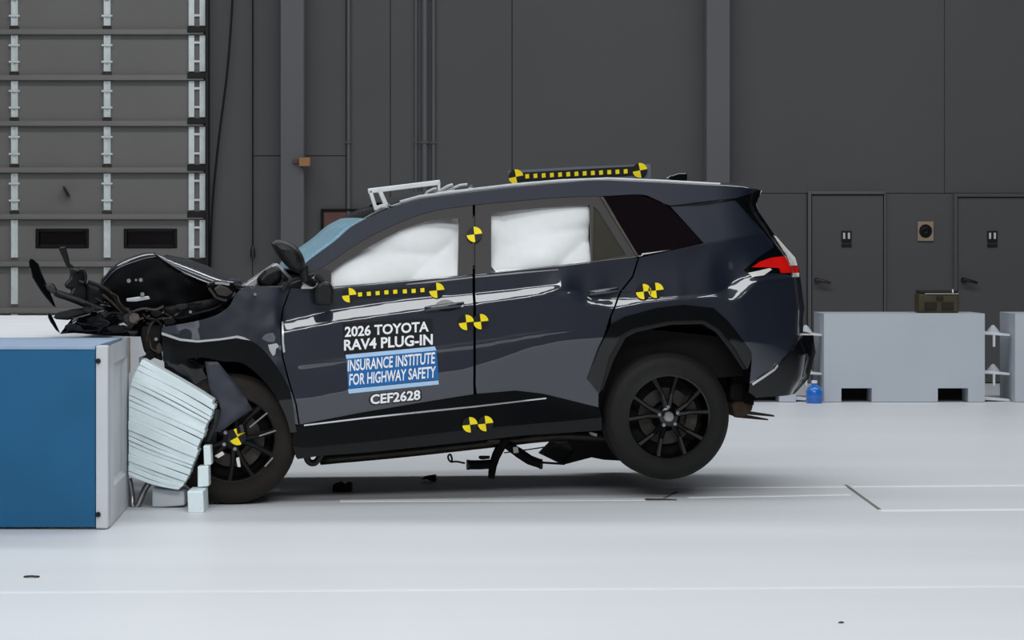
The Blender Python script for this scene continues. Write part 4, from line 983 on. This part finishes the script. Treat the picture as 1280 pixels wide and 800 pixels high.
# loose wiring and broken bits in the wreck
rnd = random.Random(5)
for (x, y, dx_, dy_, m_) in ((118, 372, 20, 8, 'soot_black'), (140, 366, 18, 22, 'rust'), (132, 396, 26, -9, 'soot_black'), (160, 408, 30, -12, 'dark_steel'), (95, 404, 40, 6, 'soot_black'), (178, 396, 24, 10, 'soot_black'), (205, 398, 26, -10, 'dark_steel'), (186, 418, 8, 24, 'rust'), (104, 378, 22, 9, 'soot_black'), (222, 388, 30, -12, 'soot_black')):
    ps = [(x+dx_*t+rnd.uniform(-3, 3), y+dy_*t+rnd.uniform(-3, 3)) for t in (0, .33, .66, 1)]
    obj('loose_wire', MB().tube(curve_pts([L(a, b, -.86+rnd.uniform(-.02, .02)) for a, b in ps]), rnd.uniform(.005, .010), 7), m_, car, smooth=True)
for (x, y, w_, h_, m_) in ((112, 386, 10, 6, 'soot_black'), (126, 404, 13, 6, 'satin_black'), (146, 411, 15, 5, 'soot_black'), (168, 398, 9, 9, 'dark_steel'), (196, 392, 10, 6, 'soot_black'), (212, 402, 12, 6, 'soot_black'), (228, 383, 10, 5, 'satin_black'), (188, 444, 7, 8, 'soot_black'), (199, 436, 5, 9, 'dark_steel'), (88, 408, 9, 5, 'soot_black')):
    pl = [(x+w_*math.cos(a)*rnd.uniform(.6, 1.1), y+h_*math.sin(a)*rnd.uniform(.6, 1.1)) for a in [2*math.pi*k/7 for k in range(7)]]
    shard('broken_piece', pl, -.87, -.8, m_, tilt=rnd.uniform(-.5, .5), curve=rnd.uniform(-.4, .4), bevel=.006)
# shards round the front wheel
crumpled('fender_liner', [(256, 452), (272, 452), (300, 486), (316, 512), (300, 522), (275, 540), (262, 540), (268, 505), (262, 486)], -.93, .02, .0, 'liner_grey', 12.0)
crumpled('fender_liner', [(205, 440), (250, 446), (262, 470), (272, 498), (265, 505), (240, 490), (206, 470)], -.86, .03, .1, 'gloss_black', 14.0)
crumpled('torn_liner', [(266, 506), (272, 498), (276, 512), (272, 530), (262, 552), (256, 556), (264, 530)], -.96, .01, 0, 'gloss_black', 15.0)
mk = marker(297, 546, 10.5, 0.5, parent=car, place=lambda a, b: L(a, b, -.93))
obj('hub_spike', MB().tube([L(301, 532, -.92), L(303, 541, -.93)], .03, 10), 'satin_black', car)
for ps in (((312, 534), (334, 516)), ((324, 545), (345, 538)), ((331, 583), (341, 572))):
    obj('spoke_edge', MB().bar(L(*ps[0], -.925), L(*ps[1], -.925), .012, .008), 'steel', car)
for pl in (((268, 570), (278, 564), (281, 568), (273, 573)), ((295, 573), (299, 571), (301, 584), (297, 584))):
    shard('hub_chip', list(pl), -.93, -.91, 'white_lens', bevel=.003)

# ------------------------------------------------------------------ under the car
obj('exhaust_pipe', MB().tube(curve_pts([L(x, y, -.3) for x, y in ((400, 575), (500, 566), (620, 553), (700, 545), (780, 545), (880, 520))]), .03, 10), 'dark_steel', car, smooth=True)
obj('jacking_pad', MB().tube(curve_pts([L(x, y, -.7) for x, y in ((382, 566), (386, 577), (394, 578), (402, 568))]), .02, 8), 'dark_steel', car, smooth=True)
shard('undertray', [(701, 540), (760, 536), (800, 560), (790, 577), (755, 575), (740, 572), (706, 581), (699, 580), (716, 563), (712, 553)], -.3, .5, 'matte_black', bevel=.02)
shard('undertray_tab', [(738, 540), (747, 542), (746, 546), (739, 544)], -.42, -.36, 'white_lens', bevel=.002)
shard('rear_strut', [(900, 440), (925, 428), (938, 462), (940, 498), (925, 508), (912, 500), (914, 470)], -.62, -.5, 'matte_black', bevel=.02)
kn = shard('hitch_lump', [(914, 506), (920, 502), (933, 502), (942, 505), (941, 513), (930, 522), (918, 521)], -.66, -.5, 'rust', bevel=.015)
shard('hitch_blade', [(930, 513), (968, 519), (968, 521), (932, 518)], -.64, -.58, 'dark_steel', kn, bevel=.002)
shard('hitch_blade', [(920, 519), (936, 519), (961, 524), (960, 525.5), (920, 522)], -.6, -.54, 'rust', kn, bevel=.002)
obj('axle_beam', MB().tube([(0.02, -.66, -.02), (0.1, -.3, .02), (0.1, .3, .02), (0.02, .66, -.02)], .05, 12), 'matte_black', car, smooth='angle')
obj('spring', MB().tube([(0.17+.05*math.cos(i*.7), -.58+.05*math.sin(i*.7), .02+i*.006) for i in range(50)], .008, 6), 'dark_steel', car, smooth=True)
obj('trailing_arm', MB().bar(L(762, 520, -.6), L(838, 508, -.66), .07, .07), 'matte_black', car, bevel=.015)
# dangling tether with rubber sleeves
VT = -.35; tl = lambda x, y: L(x, y, VT)
te = obj('tether', MB().tube([tl(x, y) for x, y in ((632, 549), (626, 558), (620, 570), (616, 582), (614, 598))], [.034, .03, .028, .025, .02], 10), 'matte_black', car, smooth='angle'); te['label'] = 'black strap with rubber sleeves dangling under the sill'
obj('sleeve', MB().tube([tl(x, y) for x, y in ((585, 581), (600, 581), (615, 580))], .029, 12), 'matte_black', te, smooth='angle')
obj('sleeve', MB().tube([tl(x, y) for x, y in ((634, 556), (650, 567), (662, 575), (676, 580))], [.027, .031, .03, .028], 12), 'matte_black', te, smooth='angle')
for x, y in ((585, 581), (676, 580)): obj('sleeve_end', MB().tube([tl(x-1.5, y), tl(x+1.5, y)], .032, 12), 'dark_steel', te, smooth='angle')
obj('buckle', MB().box(tuple(tl(641, 566)), tuple(tl(646.5, 558)+Vector((0, -.03, 0)))), 'white_lens', te)
obj('wire', MB().tube(curve_pts([tl(x, y) for x, y in ((581, 579), (571, 577), (563, 577), (560, 571), (563, 568), (565, 574), (564, 577))]), .006, 8), 'satin_black', te, smooth=True)
obj('wire', MB().tube(curve_pts([tl(x, y) for x, y in ((676, 578), (690, 579), (706, 580))]), .007, 8), 'satin_black', te, smooth=True)
obj('wire', MB().tube(curve_pts([tl(x, y) for x, y in ((630, 566), (660, 562), (686, 558), (716, 553))]), .004, 8), 'satin_black', te, smooth=True)
obj('wire', MB().tube(curve_pts([tl(x, y) for x, y in ((612, 572), (602, 573), (600, 571), (612, 571))]), .007, 8), 'satin_black', te, smooth=True)
shard('strap_hook', [(606, 553), (612, 549), (626, 549), (624, 555), (612, 556)], -.4, -.36, 'dark_steel', te, bevel=.004)

# ------------------------------------------------------------------ debris on the floor
def debris(pts, py, dep, m, label, h=None):
    D = floorD(py); q = [P(x, y, D) for x, y in pts]; zmin = min(p.z for p in q); c_ = Vector((sum(p.x for p in q)/len(q), q[0].y, 0))
    q = [Vector((p.x-c_.x, 0, p.z-zmin+.001)) for p in q]
    o = obj('debris_fragment', MB().prism(q, [p+Vector((0.01, dep, 0)) for p in q]), m, bevel=.004); o.location = c_
    return tag(o, label, 'debris', 'bits of debris on the white floor')
debris([(415, 615), (416, 606), (424, 603), (429, 607), (434, 603), (438, 605), (438, 615)], 615, .08, 'matte_black', 'black jagged lump on the floor just right of the front wheel')
debris([(526, 601), (530, 597), (543, 595), (544, 603), (537, 602), (534, 600)], 602, .06, 'matte_black', 'thin black scrap on the floor under the middle of the car')
debris([(28, 722.5), (29, 720), (36, 719.5), (47, 720), (47, 722.5), (38, 722)], 722.5, .012, 'rust', 'tiny brown chip on the floor in front of the blue barrier')
debris([(805, 625.5), (807, 624), (830, 624), (846, 625.5)], 625.5, .02, 'rust', 'flat brown sliver on the floor below the rear wheel')
debris([(1046, 779), (1049, 777), (1053, 778), (1053, 779.5)], 779.5, .01, 'dark_steel', 'tiny dark speck on the bare floor toward the camera')
